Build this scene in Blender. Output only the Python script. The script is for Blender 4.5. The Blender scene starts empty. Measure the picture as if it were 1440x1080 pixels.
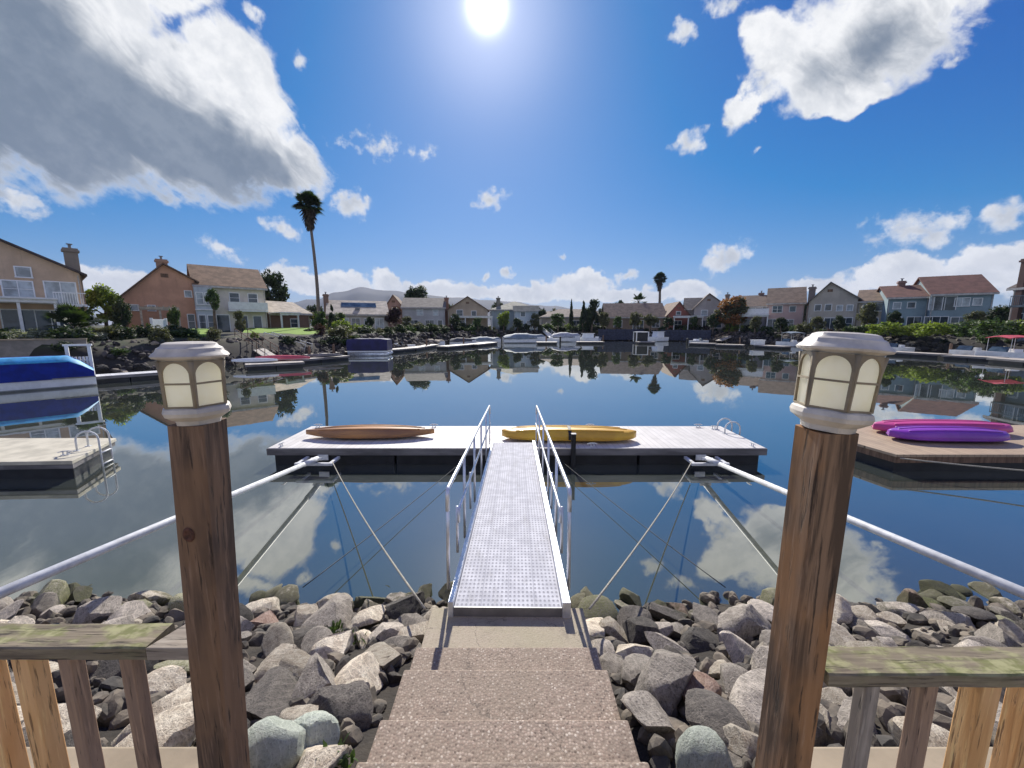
import bpy, bmesh, math, random
import numpy as np
from mathutils import Vector, Matrix, noise as mn
R = math.radians
PI = math.pi
sc = bpy.context.scene
col = sc.collection

# ------------------------------------------------------------------ camera
CAM_H, PITCH, FPX = 3.25, R(8.6), 541.0
cd = bpy.data.cameras.new('camera'); cam = bpy.data.objects.new('camera', cd); col.objects.link(cam)
cd.sensor_width = 36; cd.lens = FPX / 1440 * 36; cd.clip_start = 0.05; cd.clip_end = 12000
cam.location = (0, 0, CAM_H); cam.rotation_euler = (R(90) - PITCH, 0, 0)
sc.camera = cam
sc.render.resolution_x = 1024; sc.render.resolution_y = 768
sc.view_settings.view_transform = 'Standard'; sc.view_settings.look = 'None'
sc.view_settings.exposure = 0.42; sc.view_settings.gamma = 1
SUN_EL, SUN_AZ = R(35.8), R(-3.3)          # azimuth measured from +Y towards +X
SUND = Vector((math.sin(SUN_AZ) * math.cos(SUN_EL), math.cos(SUN_AZ) * math.cos(SUN_EL), math.sin(SUN_EL)))

def ray(px, py):
    u, v = px - 720, 540 - py
    return Vector((u, FPX * math.cos(PITCH) + v * math.sin(PITCH), v * math.cos(PITCH) - FPX * math.sin(PITCH)))
def PZ(px, py, z): d = ray(px, py); return Vector((0, 0, CAM_H)) + d * ((z - CAM_H) / d.z)
def PY(px, py, Y): d = ray(px, py); return Vector((0, 0, CAM_H)) + d * (Y / d.y)
def GX(px, Y): return PY(px, 460, Y).x      # x of an image column at eye level, distance Y

# ------------------------------------------------------------------ node helpers
class NT:
    def __init__(s, tree): s.t = tree; s.n = tree.nodes; s.l = tree.links
    def new(s, typ, **k):
        n = s.n.new(typ)
        for a, v in k.items(): setattr(n, a, v)
        return n
    def put(s, sock, v):
        if hasattr(v, 'is_output') or isinstance(v, bpy.types.NodeSocket): s.l.new(v, sock)
        else: sock.default_value = v
    def math(s, op, a, b=0.0, c=0.0, clamp=False):
        n = s.new('ShaderNodeMath', operation=op, use_clamp=clamp)
        s.put(n.inputs[0], a); s.put(n.inputs[1], b)
        if len(n.inputs) > 2: s.put(n.inputs[2], c)
        return n.outputs[0]
    def vm(s, op, a, b=(0, 0, 0), out=0):
        n = s.new('ShaderNodeVectorMath', operation=op); s.put(n.inputs[0], a); s.put(n.inputs[1], b)
        return n.outputs[out]
    def scale(s, v, f):
        n = s.new('ShaderNodeVectorMath', operation='SCALE'); s.put(n.inputs[0], v); s.put(n.inputs['Scale'], f); return n.outputs[0]
    def noise(s, vec, scale, detail=4, rough=.5, dist=0, out=0, dim='3D', lac=2.0):
        n = s.new('ShaderNodeTexNoise', noise_dimensions=dim)
        if vec is not None: s.l.new(vec, n.inputs['Vector'])
        n.inputs['Scale'].default_value = scale; n.inputs['Detail'].default_value = detail
        n.inputs['Roughness'].default_value = rough; n.inputs['Distortion'].default_value = dist; n.inputs['Lacunarity'].default_value = lac
        return n.outputs[out]
    def ramp(s, fac, stops, interp='LINEAR'):
        n = s.new('ShaderNodeValToRGB'); n.color_ramp.interpolation = interp
        el = n.color_ramp.elements
        while len(el) < len(stops): el.new(0.5)
        for e, (p, c) in zip(el, stops):
            e.position = p; e.color = (c, c, c, 1) if not isinstance(c, (tuple, list)) else (*c, 1)
        s.put(n.inputs[0], fac); return n.outputs[0]
    def mix(s, fac, a, b, mode='MIX'):
        n = s.new('ShaderNodeMix', data_type='RGBA', blend_type=mode)
        s.put(n.inputs['Factor'], fac)
        for i, v in ((6, a), (7, b)):
            if isinstance(v, (tuple, list)): v = (*v[:3], 1)
            s.put(n.inputs[i], v)
        return n.outputs[2]
    def mapr(s, v, a, b, c, d):
        n = s.new('ShaderNodeMapRange', interpolation_type='SMOOTHSTEP')
        for i, x in enumerate((v, a, b, c, d)): s.put(n.inputs[i], x)
        return n.outputs[0]

# ------------------------------------------------------------------ world: sky, sun glow, clouds
w = bpy.data.worlds.new('World'); sc.world = w; w.use_nodes = True
T = NT(w.node_tree); T.n.clear()
out = T.new('ShaderNodeOutputWorld')
sky = T.new('ShaderNodeTexSky', sky_type='NISHITA', sun_disc=False, sun_elevation=SUN_EL, sun_rotation=SUN_AZ, altitude=0, air_density=1.0, dust_density=0.25, ozone_density=3.0)
# deepen the blue of the clear sky: linear grade of the sky texture
hs = T.new('ShaderNodeVectorMath', operation='MULTIPLY_ADD'); T.l.new(sky.outputs[0], hs.inputs[0])
hs.inputs[1].default_value = (1.13, .98, 1.0); hs.inputs[2].default_value = (-3.1, -.85, 2.6)
hs2 = T.new('ShaderNodeVectorMath', operation='MAXIMUM'); T.l.new(hs.outputs[0], hs2.inputs[0]); hs2.inputs[1].default_value = (.02, .3, 1.0); hs = hs2
tc = T.new('ShaderNodeTexCoord'); D = T.vm('NORMALIZE', tc.outputs['Generated'])
dt = T.vm('DOT_PRODUCT', D, tuple(SUND), out=1)
dtc = T.math('MAXIMUM', dt, 0.0)
g1 = T.math('MULTIPLY', T.math('POWER', dtc, 2600.0), 2.2)
g2 = T.math('MULTIPLY', T.math('POWER', dtc, 130.0), 0.26)
g3 = T.math('MULTIPLY', T.math('POWER', dtc, 9.0), 0.06)
disc = T.math('MULTIPLY', T.math('GREATER_THAN', dt, math.cos(R(1.5))), 6.0)
glow = T.math('ADD', T.math('ADD', g1, g2), T.math('ADD', g3, disc))
bg_sky = T.new('ShaderNodeBackground'); T.l.new(hs.outputs[0], bg_sky.inputs[0]); bg_sky.inputs[1].default_value = 0.048
bg_glow = T.new('ShaderNodeBackground'); bg_glow.inputs[0].default_value = (1, .96, .93, 1); T.l.new(glow, bg_glow.inputs[1])
adds = T.new('ShaderNodeAddShader'); T.l.new(bg_sky.outputs[0], adds.inputs[0]); T.l.new(bg_glow.outputs[0], adds.inputs[1])
sx = T.new('ShaderNodeSeparateXYZ'); T.l.new(D, sx.inputs[0])
az = T.math('ARCTAN2', sx.outputs[0], sx.outputs[1])
el = T.math('ARCSINE', sx.outputs[2])
cmb = T.new('ShaderNodeCombineXYZ'); T.l.new(az, cmb.inputs[0]); T.l.new(el, cmb.inputs[1])
P0 = cmb.outputs[0]
# wobble the coordinates so that cloud outlines are ragged
def wob(scale, amp, detail):
    n = T.noise(D, scale, detail, .55, out=1)
    return T.scale(T.vm('SUBTRACT', n, (.5, .5, .5)), amp)
P1 = T.vm('ADD', T.vm('ADD', P0, wob(5.0, 0.15, 3)), wob(18.0, 0.07, 5))
def aep(px, py):
    d = ray(px, py).normalized(); return math.atan2(d.x, d.y), math.asin(d.z)
def blob(px, py, rx, ry, rot, vec):
    a, e = aep(px, py); c, s_ = math.cos(R(rot)), -math.sin(R(rot))
    ax, ex = aep(px + 2 * c, py + 2 * s_); ay, ey = aep(px - 2 * s_, py + 2 * c)
    lx = math.hypot(ax - a, ex - e) / 2 * rx; ly = math.hypot(ay - a, ey - e) / 2 * ry
    m = T.new('ShaderNodeMapping', vector_type='TEXTURE')
    m.inputs['Location'].default_value = (a, e, 0); m.inputs['Rotation'].default_value = (0, 0, math.atan2(ex - e, ax - a)); m.inputs['Scale'].default_value = (lx, ly, 1)
    T.l.new(vec, m.inputs[0])
    return T.math('SUBTRACT', 1.0, T.vm('LENGTH', m.outputs[0], out=1))
def field(lst, vec, k=.12):
    cur = None
    for b in lst:
        v = blob(*b[:5], vec)
        if len(b) > 5: v = T.math('MULTIPLY', v, b[5])
        cur = v if cur is None else T.math('SMOOTH_MAX', cur, v, k)
    return cur
BIG = [(60, 120, 330, 165, -12), (230, 175, 240, 110, -18), (375, 222, 90, 60, -10), (60, 20, 240, 130, -30), (340, 125, 105, 78, -35), (150, 20, 130, 60, -20),
       (-150, 130, 260, 170, 0), (255, 20, 40, 70, -60, .45),
       (1190, 60, 165, 90, 8), (1290, 5, 125, 70, 15), (1090, 62, 70, 56, 0), (1180, 132, 80, 36, 0), (1062, 145, 70, 15, 45, .6), (1225, 140, 60, 20, 30, .7)]
SMALL = [(535, 205, 70, 14, -8, .55), (600, 215, 22, 12, 30, .6), (488, 286, 32, 26, -20, 1), (395, 323, 36, 15, -22, .9), (315, 352, 34, 12, -25, .7),
       (687, 279, 30, 15, 5, .9), (30, 285, 62, 20, -5, .9), (420, 78, 22, 12, -60, .6), (362, 15, 26, 12, -40, .6),
       (963, 44, 26, 18, 10, .9), (970, 200, 30, 22, 25, .9), (1075, 115, 34, 26, 60, .7), (1026, 172, 12, 9, 0, 1), (1338, 85, 12, 22, -20, .6),
       (1290, 320, 88, 34, 5), (1415, 300, 60, 24, 12), (1025, 362, 42, 22, 28), (712, 386, 14, 8, 20, 1), (683, 386, 9, 6, 0, 1), (878, 388, 24, 8, 15, 1),
       (788, 358, 8, 6, 0, .7), (1065, 203, 9, 7, 0, .6), (240, 70, 26, 26, -40, .6), (1020, 5, 40, 14, 10, .6),
       (1160, 396, 24, 11, 0)]
HORI = [(190, 398, 120, 24, -3), (450, 399, 100, 22, -5), (540, 400, 30, 18, -30), (630, 412, 120, 16, 0), (815, 402, 60, 20, 2), (880, 413, 130, 14, 0), (730, 412, 110, 13, 0), (965, 412, 50, 16, 0), (1260, 388, 100, 30, 5), (1390, 378, 95, 38, 2), (60, 400, 90, 16, 0), (1160, 405, 60, 14, 0)]
nlow = T.noise(D, 7.0, 6, .6); nfine = T.noise(D, 40.0, 6, .62)
nmid = T.noise(D, 16.0, 6, .62, .3)
stm = T.new('ShaderNodeMapping', vector_type='TEXTURE'); stm.inputs['Rotation'].default_value = (0, 0, R(-38)); stm.inputs['Scale'].default_value = (3.2, 1, 1)
T.l.new(T.vm('ADD', P0, wob(9.0, 0.07, 3)), stm.inputs[0])
nst = T.noise(stm.outputs[0], 16.0, 7, .62, .2)
FB = field(BIG, P1, .15)
densB = T.mapr(T.math('ADD', FB, T.math('ADD', T.math('MULTIPLY', T.math('SUBTRACT', nst, .5), .9), T.math('MULTIPLY', T.math('SUBTRACT', nfine, .5), .35))), .0, .30, 0.0, 1.0)
P2 = T.vm('ADD', T.vm('ADD', P0, wob(14.0, 0.07, 3)), wob(50.0, 0.022, 4))
FS = field(SMALL, P2, .05)
densS = T.mapr(T.math('ADD', FS, T.math('MULTIPLY', T.math('SUBTRACT', nfine, .5), 2.1)), .0, .8, 0.0, .96)
FH = field(HORI, P2, .05)
densH = T.mapr(T.math('ADD', FH, T.math('MULTIPLY', T.math('SUBTRACT', nfine, .5), .9)), .0, .3, 0.0, .97)
# grey bodies
DARK = [(60, 165, 350, 120, -12), (265, 215, 240, 74, -14), (10, 60, 190, 150, -30), (-150, 150, 280, 150, 0), (1230, 60, 120, 55, 20, .62)]
FD = field(DARK, P1, .2)
shade = T.mapr(T.math('ADD', FD, T.math('MULTIPLY', T.math('SUBTRACT', nst, .5), 1.1)), -.15, .55, 0.0, 1.0)
smallsh = T.mapr(T.math('ADD', T.math('MULTIPLY', FS, .8), T.math('MULTIPLY', T.math('SUBTRACT', nmid, .5), 1.6)), .15, .95, 0.0, .5)
horsh = T.math('MULTIPLY', T.mapr(T.math('ADD', FH, T.math('MULTIPLY', T.math('SUBTRACT', nmid, .5), 2.0)), .2, .9, 0.0, .22), densH)
sh = T.math('MAXIMUM', T.math('MULTIPLY', shade, densB), T.math('MAXIMUM', horsh, T.math('MULTIPLY', smallsh, densS)))
cc = T.mix(sh, (.74, .745, .755), (.135, .175, .235))
cl = T.mix(T.mapr(T.math('ADD', T.math('MULTIPLY', nst, .6), T.math('MULTIPLY', nfine, .4)), .40, .62, 0.0, .8), cc, T.mix(.42, cc, (.30, .34, .40)))
lp = cl
bg_cl = T.new('ShaderNodeBackground'); T.l.new(lp, bg_cl.inputs[0]); bg_cl.inputs[1].default_value = 1.0
front = T.mapr(sx.outputs[1], -.2, .1, 0.0, 1.0)
dens = T.math('MULTIPLY', T.math('MAXIMUM', T.math('MAXIMUM', densB, densH), densS), front)
back = T.mapr(T.noise(D, 3.0, 6, .6), .40, .60, 0.0, .72)  # unseen clouds behind the camera, added as fill light
dens = T.math('MAXIMUM', dens, T.math('MULTIPLY', back, T.math('SUBTRACT', 1.0, front)))
mixs = T.new('ShaderNodeMixShader'); T.l.new(dens, mixs.inputs[0]); T.l.new(adds.outputs[0], mixs.inputs[1]); T.l.new(bg_cl.outputs[0], mixs.inputs[2])
T.l.new(mixs.outputs[0], out.inputs[0])
w.cycles.sampling_method = 'MANUAL'; w.cycles.sample_map_resolution = 512

sl = bpy.data.lights.new('sun', 'SUN'); sl.energy = 5.0; sl.angle = R(.53); sl.color = (1, .95, .86)
so = bpy.data.objects.new('sun', sl); col.objects.link(so)
so.rotation_euler = (-SUND).to_track_quat('-Z', 'Y').to_euler(); so.location = (0, 0, 50)

# ------------------------------------------------------------------ materials
MATS = {}
def mat(name, color=(.5, .5, .5), rough=.6, metal=0, var=.15, nscale=3.0, bump=0, bscale=20, spec=.5, color2=None, objrand=0, coords='Object', trans=0, stretch=None, ior=None, coat=0, ramp=(.35, .65), bdist=.01):
    if name in MATS: return MATS[name]
    m = bpy.data.materials.new(name); m.use_nodes = True; t = NT(m.node_tree); b = t.n['Principled BSDF']
    b.inputs['Roughness'].default_value = rough; b.inputs['Metallic'].default_value = metal
    b.inputs['Specular IOR Level'].default_value = spec; b.inputs['Coat Weight'].default_value = coat
    if ior: b.inputs['IOR'].default_value = ior
    tcn = t.new('ShaderNodeTexCoord'); v = tcn.outputs[coords]
    if stretch:
        mp = t.new('ShaderNodeMapping'); mp.inputs['Scale'].default_value = stretch; t.l.new(v, mp.inputs[0]); v = mp.outputs[0]
    n = t.noise(v, nscale, 5, .6)
    c2 = color2 if color2 else tuple(c * (1 - var * 1.6) for c in color)
    c1 = color if color2 else tuple(min(1, c * (1 + var)) for c in color)
    f = t.mapr(n, ramp[0], ramp[1], 0.0, 1.0)
    c = t.mix(f, c1, c2)
    if objrand:
        oi = t.new('ShaderNodeObjectInfo')
        g = t.math('ADD', t.math('MULTIPLY', oi.outputs['Random'], 2 * objrand), 1 - objrand)
        c = t.vm('MULTIPLY', c, (1, 1, 1)); c = t.scale(c, g)
    t.l.new(c, b.inputs['Base Color'])
    if bump:
        bn = t.new('ShaderNodeBump'); bn.inputs['Strength'].default_value = bump; bn.inputs['Distance'].default_value = bdist
        t.l.new(t.noise(v, bscale, 5, .6), bn.inputs['Height']); t.l.new(bn.outputs[0], b.inputs['Normal'])
    if trans:
        tr = t.new('ShaderNodeBsdfTranslucent'); t.l.new(c, tr.inputs[0])
        mx = t.new('ShaderNodeMixShader'); mx.inputs[0].default_value = trans
        t.l.new(b.outputs[0], mx.inputs[1]); t.l.new(tr.outputs[0], mx.inputs[2]); t.l.new(mx.outputs[0], t.n['Material Output'].inputs[0])
    MATS[name] = m; return m

def water_mat():
    m = bpy.data.materials.new('water'); m.use_nodes = True; t = NT(m.node_tree); b = t.n['Principled BSDF']
    g = t.new('ShaderNodeNewGeometry'); P = g.outputs['Position']
    n = t.noise(P, .35, 4, .6)
    sy = t.new('ShaderNodeSeparateXYZ'); t.l.new(P, sy.inputs[0])
    shallow = t.mapr(t.math('ADD', sy.outputs[1], t.math('MULTIPLY', t.noise(P, 1.2, 3), .8)), 4.4, 6.6, 1.0, 0.0)
    c = t.mix(t.mapr(n, .35, .65, 0.0, 1.0), (.058, .066, .056), (.044, .054, .050))
    c = t.mix(t.math('MULTIPLY', shallow, .8), c, (.055, .062, .035))
    t.l.new(c, b.inputs['Base Color'])
    b.inputs['Roughness'].default_value = .5; b.inputs['Specular IOR Level'].default_value = 0
    gl = t.new('ShaderNodeBsdfGlossy'); gl.inputs['Roughness'].default_value = .01; gl.inputs['Color'].default_value = (.97, .97, .92, 1)
    lw = t.new('ShaderNodeLayerWeight'); lw.inputs[0].default_value = .5
    fac = t.math('ADD', t.math('MULTIPLY', t.math('POWER', lw.outputs['Facing'], 2.3), .78), .175)
    mx = t.new('ShaderNodeMixShader'); t.l.new(fac, mx.inputs[0]); t.l.new(b.outputs[0], mx.inputs[1]); t.l.new(gl.outputs[0], mx.inputs[2]); t.l.new(mx.outputs[0], t.n['Material Output'].inputs[0])
    mp = t.new('ShaderNodeMapping'); mp.inputs['Scale'].default_value = (1, .35, 1); t.l.new(P, mp.inputs[0])
    bn = t.new('ShaderNodeBump'); bn.inputs['Strength'].default_value = .09; bn.inputs['Distance'].default_value = .012
    patch = t.mapr(t.noise(P, .09, 3, .5), .45, .62, .35, 1.6)
    t.l.new(t.math('MULTIPLY', t.noise(mp.outputs[0], 1.3, 3, .55), patch), bn.inputs['Height']); t.l.new(bn.outputs[0], b.inputs['Normal']); t.l.new(bn.outputs[0], gl.inputs['Normal'])
    return m

def wood_mat(name, c1, c2, c3, axis='Z', scale=1.0, moss=0):
    """weathered timber: long grain streaks, dark cracks, optional lichen on top"""
    if name in MATS: return MATS[name]
    m = bpy.data.materials.new(name); m.use_nodes = True; t = NT(m.node_tree); b = t.n['Principled BSDF']
    tcn = t.new('ShaderNodeTexCoord'); v = tcn.outputs['Object']
    oi = t.new('ShaderNodeObjectInfo'); off = t.vm('ADD', v, (0, 0, 0))
    cb = t.new('ShaderNodeCombineXYZ')
    for i in range(3): t.l.new(t.math('MULTIPLY', oi.outputs['Random'], 7.0), cb.inputs[i])
    off = t.vm('ADD', v, cb.outputs[0])
    st = {'Z': (1, 1, .06), 'X': (.06, 1, 1), 'Y': (1, .06, 1)}[axis]
    v2 = t.vm('MULTIPLY', off, st)
    a = t.noise(v2, 38 * scale, 6, .62, .6); bb = t.noise(v2, 90 * scale, 5, .65); big = t.noise(t.vm('MULTIPLY', off, tuple(.5 + .5 * q for q in st)), 7 * scale, 3, .5)
    c = t.mix(t.mapr(a, .38, .60, 0.0, 1.0), c1, c2)
    c = t.mix(t.mapr(big, .4, .65, 0.0, .75), c, c3)
    crack = t.mapr(bb, .57, .66, 0.0, .85)
    pale = t.mapr(t.noise(t.vm('MULTIPLY', off, tuple(q * 1.3 for q in st)), 70 * scale, 4, .6), .56, .7, 0.0, .45)
    c = t.mix(pale, c, tuple(min(1, q * 1.6 + .03) for q in c1))
    c = t.mix(crack, c, tuple(q * .3 for q in c2))
    if moss:
        g = t.new('ShaderNodeNewGeometry'); sz = t.new('ShaderNodeSeparateXYZ'); t.l.new(g.outputs['Normal'], sz.inputs[0])
        mk = t.mapr(t.noise(t.vm('MULTIPLY', off, (.5, 1.3, 1)), 9, 5, .65), .46, .6, 0.0, .85)
        mk = t.math('MULTIPLY', mk, t.mapr(sz.outputs[2], .2, .8, .25, 1.0))
        lich = t.mix(t.mapr(t.noise(off, 30, 3), .4, .6, 0.0, 1.0), (.16, .17, .05), (.34, .33, .16))
        c = t.mix(mk, c, lich)
    t.l.new(c, b.inputs['Base Color']); b.inputs['Roughness'].default_value = .8
    bn = t.new('ShaderNodeBump'); bn.inputs['Strength'].default_value = .6; bn.inputs['Distance'].default_value = .003
    t.l.new(t.math('SUBTRACT', t.math('MULTIPLY', a, .6), crack), bn.inputs['Height']); t.l.new(bn.outputs[0], b.inputs['Normal'])
    MATS[name] = m; return m

def rock_mat(name, dark, mid, light, green=0.0):
    m = bpy.data.materials.new(name); m.use_nodes = True; t = NT(m.node_tree); b = t.n['Principled BSDF']
    tcn = t.new('ShaderNodeTexCoord'); oi = t.new('ShaderNodeObjectInfo')
    cb = t.new('ShaderNodeCombineXYZ')
    for i in range(3): t.l.new(t.math('MULTIPLY', oi.outputs['Random'], 13.0 + i * 5), cb.inputs[i])
    v = t.vm('ADD', tcn.outputs['Object'], cb.outputs[0])
    n1 = t.noise(v, 2.2, 6, .65, .4); n2 = t.noise(v, 14, 6, .7); n3 = t.noise(v, 45, 3, .6)
    c = t.mix(t.mapr(n1, .32, .68, 0.0, 1.0), mid, light)
    c = t.mix(t.mapr(n2, .48, .68, 0.0, .75), c, dark)
    vein = t.new('ShaderNodeTexWave', wave_type='BANDS'); t.l.new(v, vein.inputs[0]); vein.inputs['Scale'].default_value = 1.2; vein.inputs['Distortion'].default_value = 9; vein.inputs['Detail'].default_value = 4
    c = t.mix(t.mapr(vein.outputs[1], .93, 1.0, 0.0, .35), c, tuple(min(1, q * 1.4) for q in light))
    g = t.math('ADD', t.math('MULTIPLY', oi.outputs['Random'], .9), .55)
    c = t.scale(c, g)
    ge = t.new('ShaderNodeNewGeometry'); sp = t.new('ShaderNodeSeparateXYZ'); t.l.new(ge.outputs['Position'], sp.inputs[0])
    # tide line: wet dark algae on everything below about 0.25 m
    wet = t.mapr(t.math('ADD', sp.outputs[2], t.math('MULTIPLY', t.math('SUBTRACT', n1, .5), .35)), .10, .30, .85, 0.0)
    alg = t.mix(t.mapr(n2, .4, .6, 0.0, 1.0), (.035, .038, .016), (.10, .10, .03))
    c = t.mix(wet, c, alg)
    if green: c = t.mix(t.math('MULTIPLY', t.mapr(n2, .4, .6, 0.0, 1.0), green), c, (.2, .21, .07))
    t.l.new(c, b.inputs['Base Color']); b.inputs['Roughness'].default_value = .82
    bn = t.new('ShaderNodeBump'); bn.inputs['Strength'].default_value = .8; bn.inputs['Distance'].default_value = .03
    t.l.new(t.math('ADD', n2, t.math('MULTIPLY', n3, .4)), bn.inputs['Height']); t.l.new(bn.outputs[0], b.inputs['Normal'])
    return m

def aggregate_mat(name, base, amount, patch):
    """exposed-aggregate concrete: small pebbles of mixed colour"""
    m = bpy.data.materials.new(name); m.use_nodes = True; t = NT(m.node_tree); b = t.n['Principled BSDF']
    g = t.new('ShaderNodeNewGeometry'); P = g.outputs['Position']
    vo = t.new('ShaderNodeTexVoronoi', feature='F1'); vo.inputs['Scale'].default_value = 70; t.l.new(P, vo.inputs['Vector'])
    sp = t.new('ShaderNodeSeparateColor'); t.l.new(vo.outputs['Color'], sp.inputs[0])
    peb = t.ramp(sp.outputs[0], [(0, (.09, .06, .045)), (.3, (.27, .19, .145)), (.6, (.36, .27, .21)), (.9, (.44, .355, .285)), (1, (.60, .52, .43))])
    edge = t.mapr(vo.outputs['Distance'], .35, .6, 0.0, 1.0)
    c = t.mix(edge, peb, base)
    c = t.mix(amount, base, c)
    big = t.noise(P, 1.6, 5, .6); c = t.mix(t.mapr(big, .4, .65, 0.0, .38), c, patch)
    c = t.mix(t.mapr(t.noise(P, 260, 2), .5, .65, 0.0, .3), c, (.16, .13, .11))
    c = t.mix(t.mapr(t.noise(P, 3.4, 6, .7, .6), .54, .70, 0.0, .42), c, tuple(q * .45 for q in base))
    cr = t.new('ShaderNodeTexVoronoi', feature='DISTANCE_TO_EDGE'); cr.inputs['Scale'].default_value = 1.1; t.l.new(t.vm('ADD', P, t.scale(t.noise(P, 4, 4, .6, out=1), .35)), cr.inputs['Vector'])
    c = t.mix(t.mapr(cr.outputs['Distance'], .0, .006, .55, 0.0), c, (.05, .04, .032))
    t.l.new(c, b.inputs['Base Color']); b.inputs['Roughness'].default_value = .8
    bn = t.new('ShaderNodeBump'); bn.inputs['Strength'].default_value = .5 * amount + .15; bn.inputs['Distance'].default_value = .004; bn.invert = True
    t.l.new(vo.outputs['Distance'], bn.inputs['Height']); t.l.new(bn.outputs[0], b.inputs['Normal'])
    return m

def grate_mat():
    """perforated aluminium decking: rows of round holes with raised rims"""
    m = bpy.data.materials.new('perforated_aluminium'); m.use_nodes = True; t = NT(m.node_tree); b = t.n['Principled BSDF']
    tcn = t.new('ShaderNodeTexCoord'); s = t.new('ShaderNodeSeparateXYZ'); t.l.new(tcn.outputs['Object'], s.inputs[0])
    def cell(v, k): return t.math('SUBTRACT', t.math('FRACT', t.math('MULTIPLY', v, k)), .5)
    fx, fy = cell(s.outputs[0], 27.0), cell(s.outputs[1], 17.0)
    r = t.math('SQRT', t.math('ADD', t.math('POWER', fx, 2.0), t.math('POWER', fy, 2.0)))
    hole = t.mapr(r, .22, .30, 1.0, 0.0)
    seam = t.mapr(t.math('ABSOLUTE', cell(s.outputs[0], 4.4)), .465, .485, 0.0, 1.0)
    n = t.noise(tcn.outputs['Object'], 5, 4, .6)
    c = t.mix(t.mapr(n, .35, .65, 0.0, 1.0), (.55, .55, .59), (.43, .43, .47))
    c = t.mix(t.mapr(t.noise(t.vm('MULTIPLY', tcn.outputs['Object'], (3, .8, 1)), 2.4, 6, .7, .5), .5, .68, 0.0, .38), c, (.26, .25, .24))
    c = t.mix(hole, c, (.27, .27, .30)); c = t.mix(t.math('MULTIPLY', seam, .6), c, (.3, .3, .34))
    t.l.new(c, b.inputs['Base Color']); b.inputs['Specular IOR Level'].default_value = .15; b.inputs['Roughness'].default_value = .7
    bn = t.new('ShaderNodeBump'); bn.inputs['Strength'].default_value = .5; bn.inputs['Distance'].default_value = .003
    t.l.new(t.math('ADD', t.mapr(r, .28, .42, 1.0, 0.0), t.math('MULTIPLY', hole, -1.5)), bn.inputs['Height']); t.l.new(bn.outputs[0], b.inputs['Normal'])
    return m

def plank_mat(name, c1, c2, gap, k, axis=0, rough=.6):
    m = bpy.data.materials.new(name); m.use_nodes = True; t = NT(m.node_tree); b = t.n['Principled BSDF']
    tcn = t.new('ShaderNodeTexCoord'); s = t.new('ShaderNodeSeparateXYZ'); t.l.new(tcn.outputs['Object'], s.inputs[0])
    q = t.math('MULTIPLY', s.outputs[axis], k); fr = t.math('ABSOLUTE', t.math('SUBTRACT', t.math('FRACT', q), .5))
    wn = t.new('ShaderNodeTexWhiteNoise', noise_dimensions='1D'); t.l.new(t.math('FLOOR', q), wn.inputs['W'])
    c = t.mix(wn.outputs[0], c1, c2)
    c = t.mix(t.mapr(t.noise(tcn.outputs['Object'], 3, 6, .65), .4, .7, 0.0, .35), c, tuple(x * .6 for x in c2))
    c = t.mix(t.mapr(fr, .46, .49, 0.0, 1.0), c, gap)
    t.l.new(c, b.inputs['Base Color']); b.inputs['Roughness'].default_value = rough
    return m

def leaf_mat(name, a, b_, trans=.35):
    m = bpy.data.materials.new(name); m.use_nodes = True; t = NT(m.node_tree); b = t.n['Principled BSDF']
    g = t.new('ShaderNodeNewGeometry'); oi = t.new('ShaderNodeObjectInfo')
    c = t.mix(t.mapr(t.noise(g.outputs['Position'], .9, 3), .35, .65, 0.0, 1.0), a, b_)
    c = t.scale(c, t.math('ADD', t.math('MULTIPLY', g.outputs['Random Per Island'], .9), .55))
    t.l.new(c, b.inputs['Base Color']); b.inputs['Roughness'].default_value = .6
    tr = t.new('ShaderNodeBsdfTranslucent'); t.l.new(t.vm('MULTIPLY', c, (1.3, 1.35, .6)), tr.inputs[0])
    mx = t.new('ShaderNodeMixShader'); mx.inputs[0].default_value = trans
    t.l.new(b.outputs[0], mx.inputs[1]); t.l.new(tr.outputs[0], mx.inputs[2]); t.l.new(mx.outputs[0], t.n['Material Output'].inputs[0])
    MATS[name] = m; return m

M_roofcache = {}
def roof_mat(c):
    k = tuple(c)
    if k in M_roofcache: return M_roofcache[k]
    m = bpy.data.materials.new('roof_tiles'); m.use_nodes = True; t = NT(m.node_tree); b = t.n['Principled BSDF']
    tcn = t.new('ShaderNodeTexCoord'); v = tcn.outputs['Object']
    s = t.new('ShaderNodeSeparateXYZ'); t.l.new(v, s.inputs[0])
    row = t.math('FRACT', t.math('MULTIPLY', s.outputs[2], 5.0)); 
    cc_ = t.mix(t.mapr(t.noise(v, 1.2, 5, .65), .35, .65, 0.0, 1.0), tuple(q * 1.15 for q in c), tuple(q * .7 for q in c))
    cc_ = t.mix(t.mapr(t.noise(t.vm('MULTIPLY', v, (4, 4, 5)), 2.2, 2), .5, .7, 0.0, .5), cc_, tuple(q * .55 for q in c))
    cc_ = t.mix(t.mapr(row, .85, .95, 0.0, .45), cc_, tuple(q * .4 for q in c))
    t.l.new(cc_, b.inputs['Base Color']); b.inputs['Roughness'].default_value = .85
    M_roofcache[k] = m; return m
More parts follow.
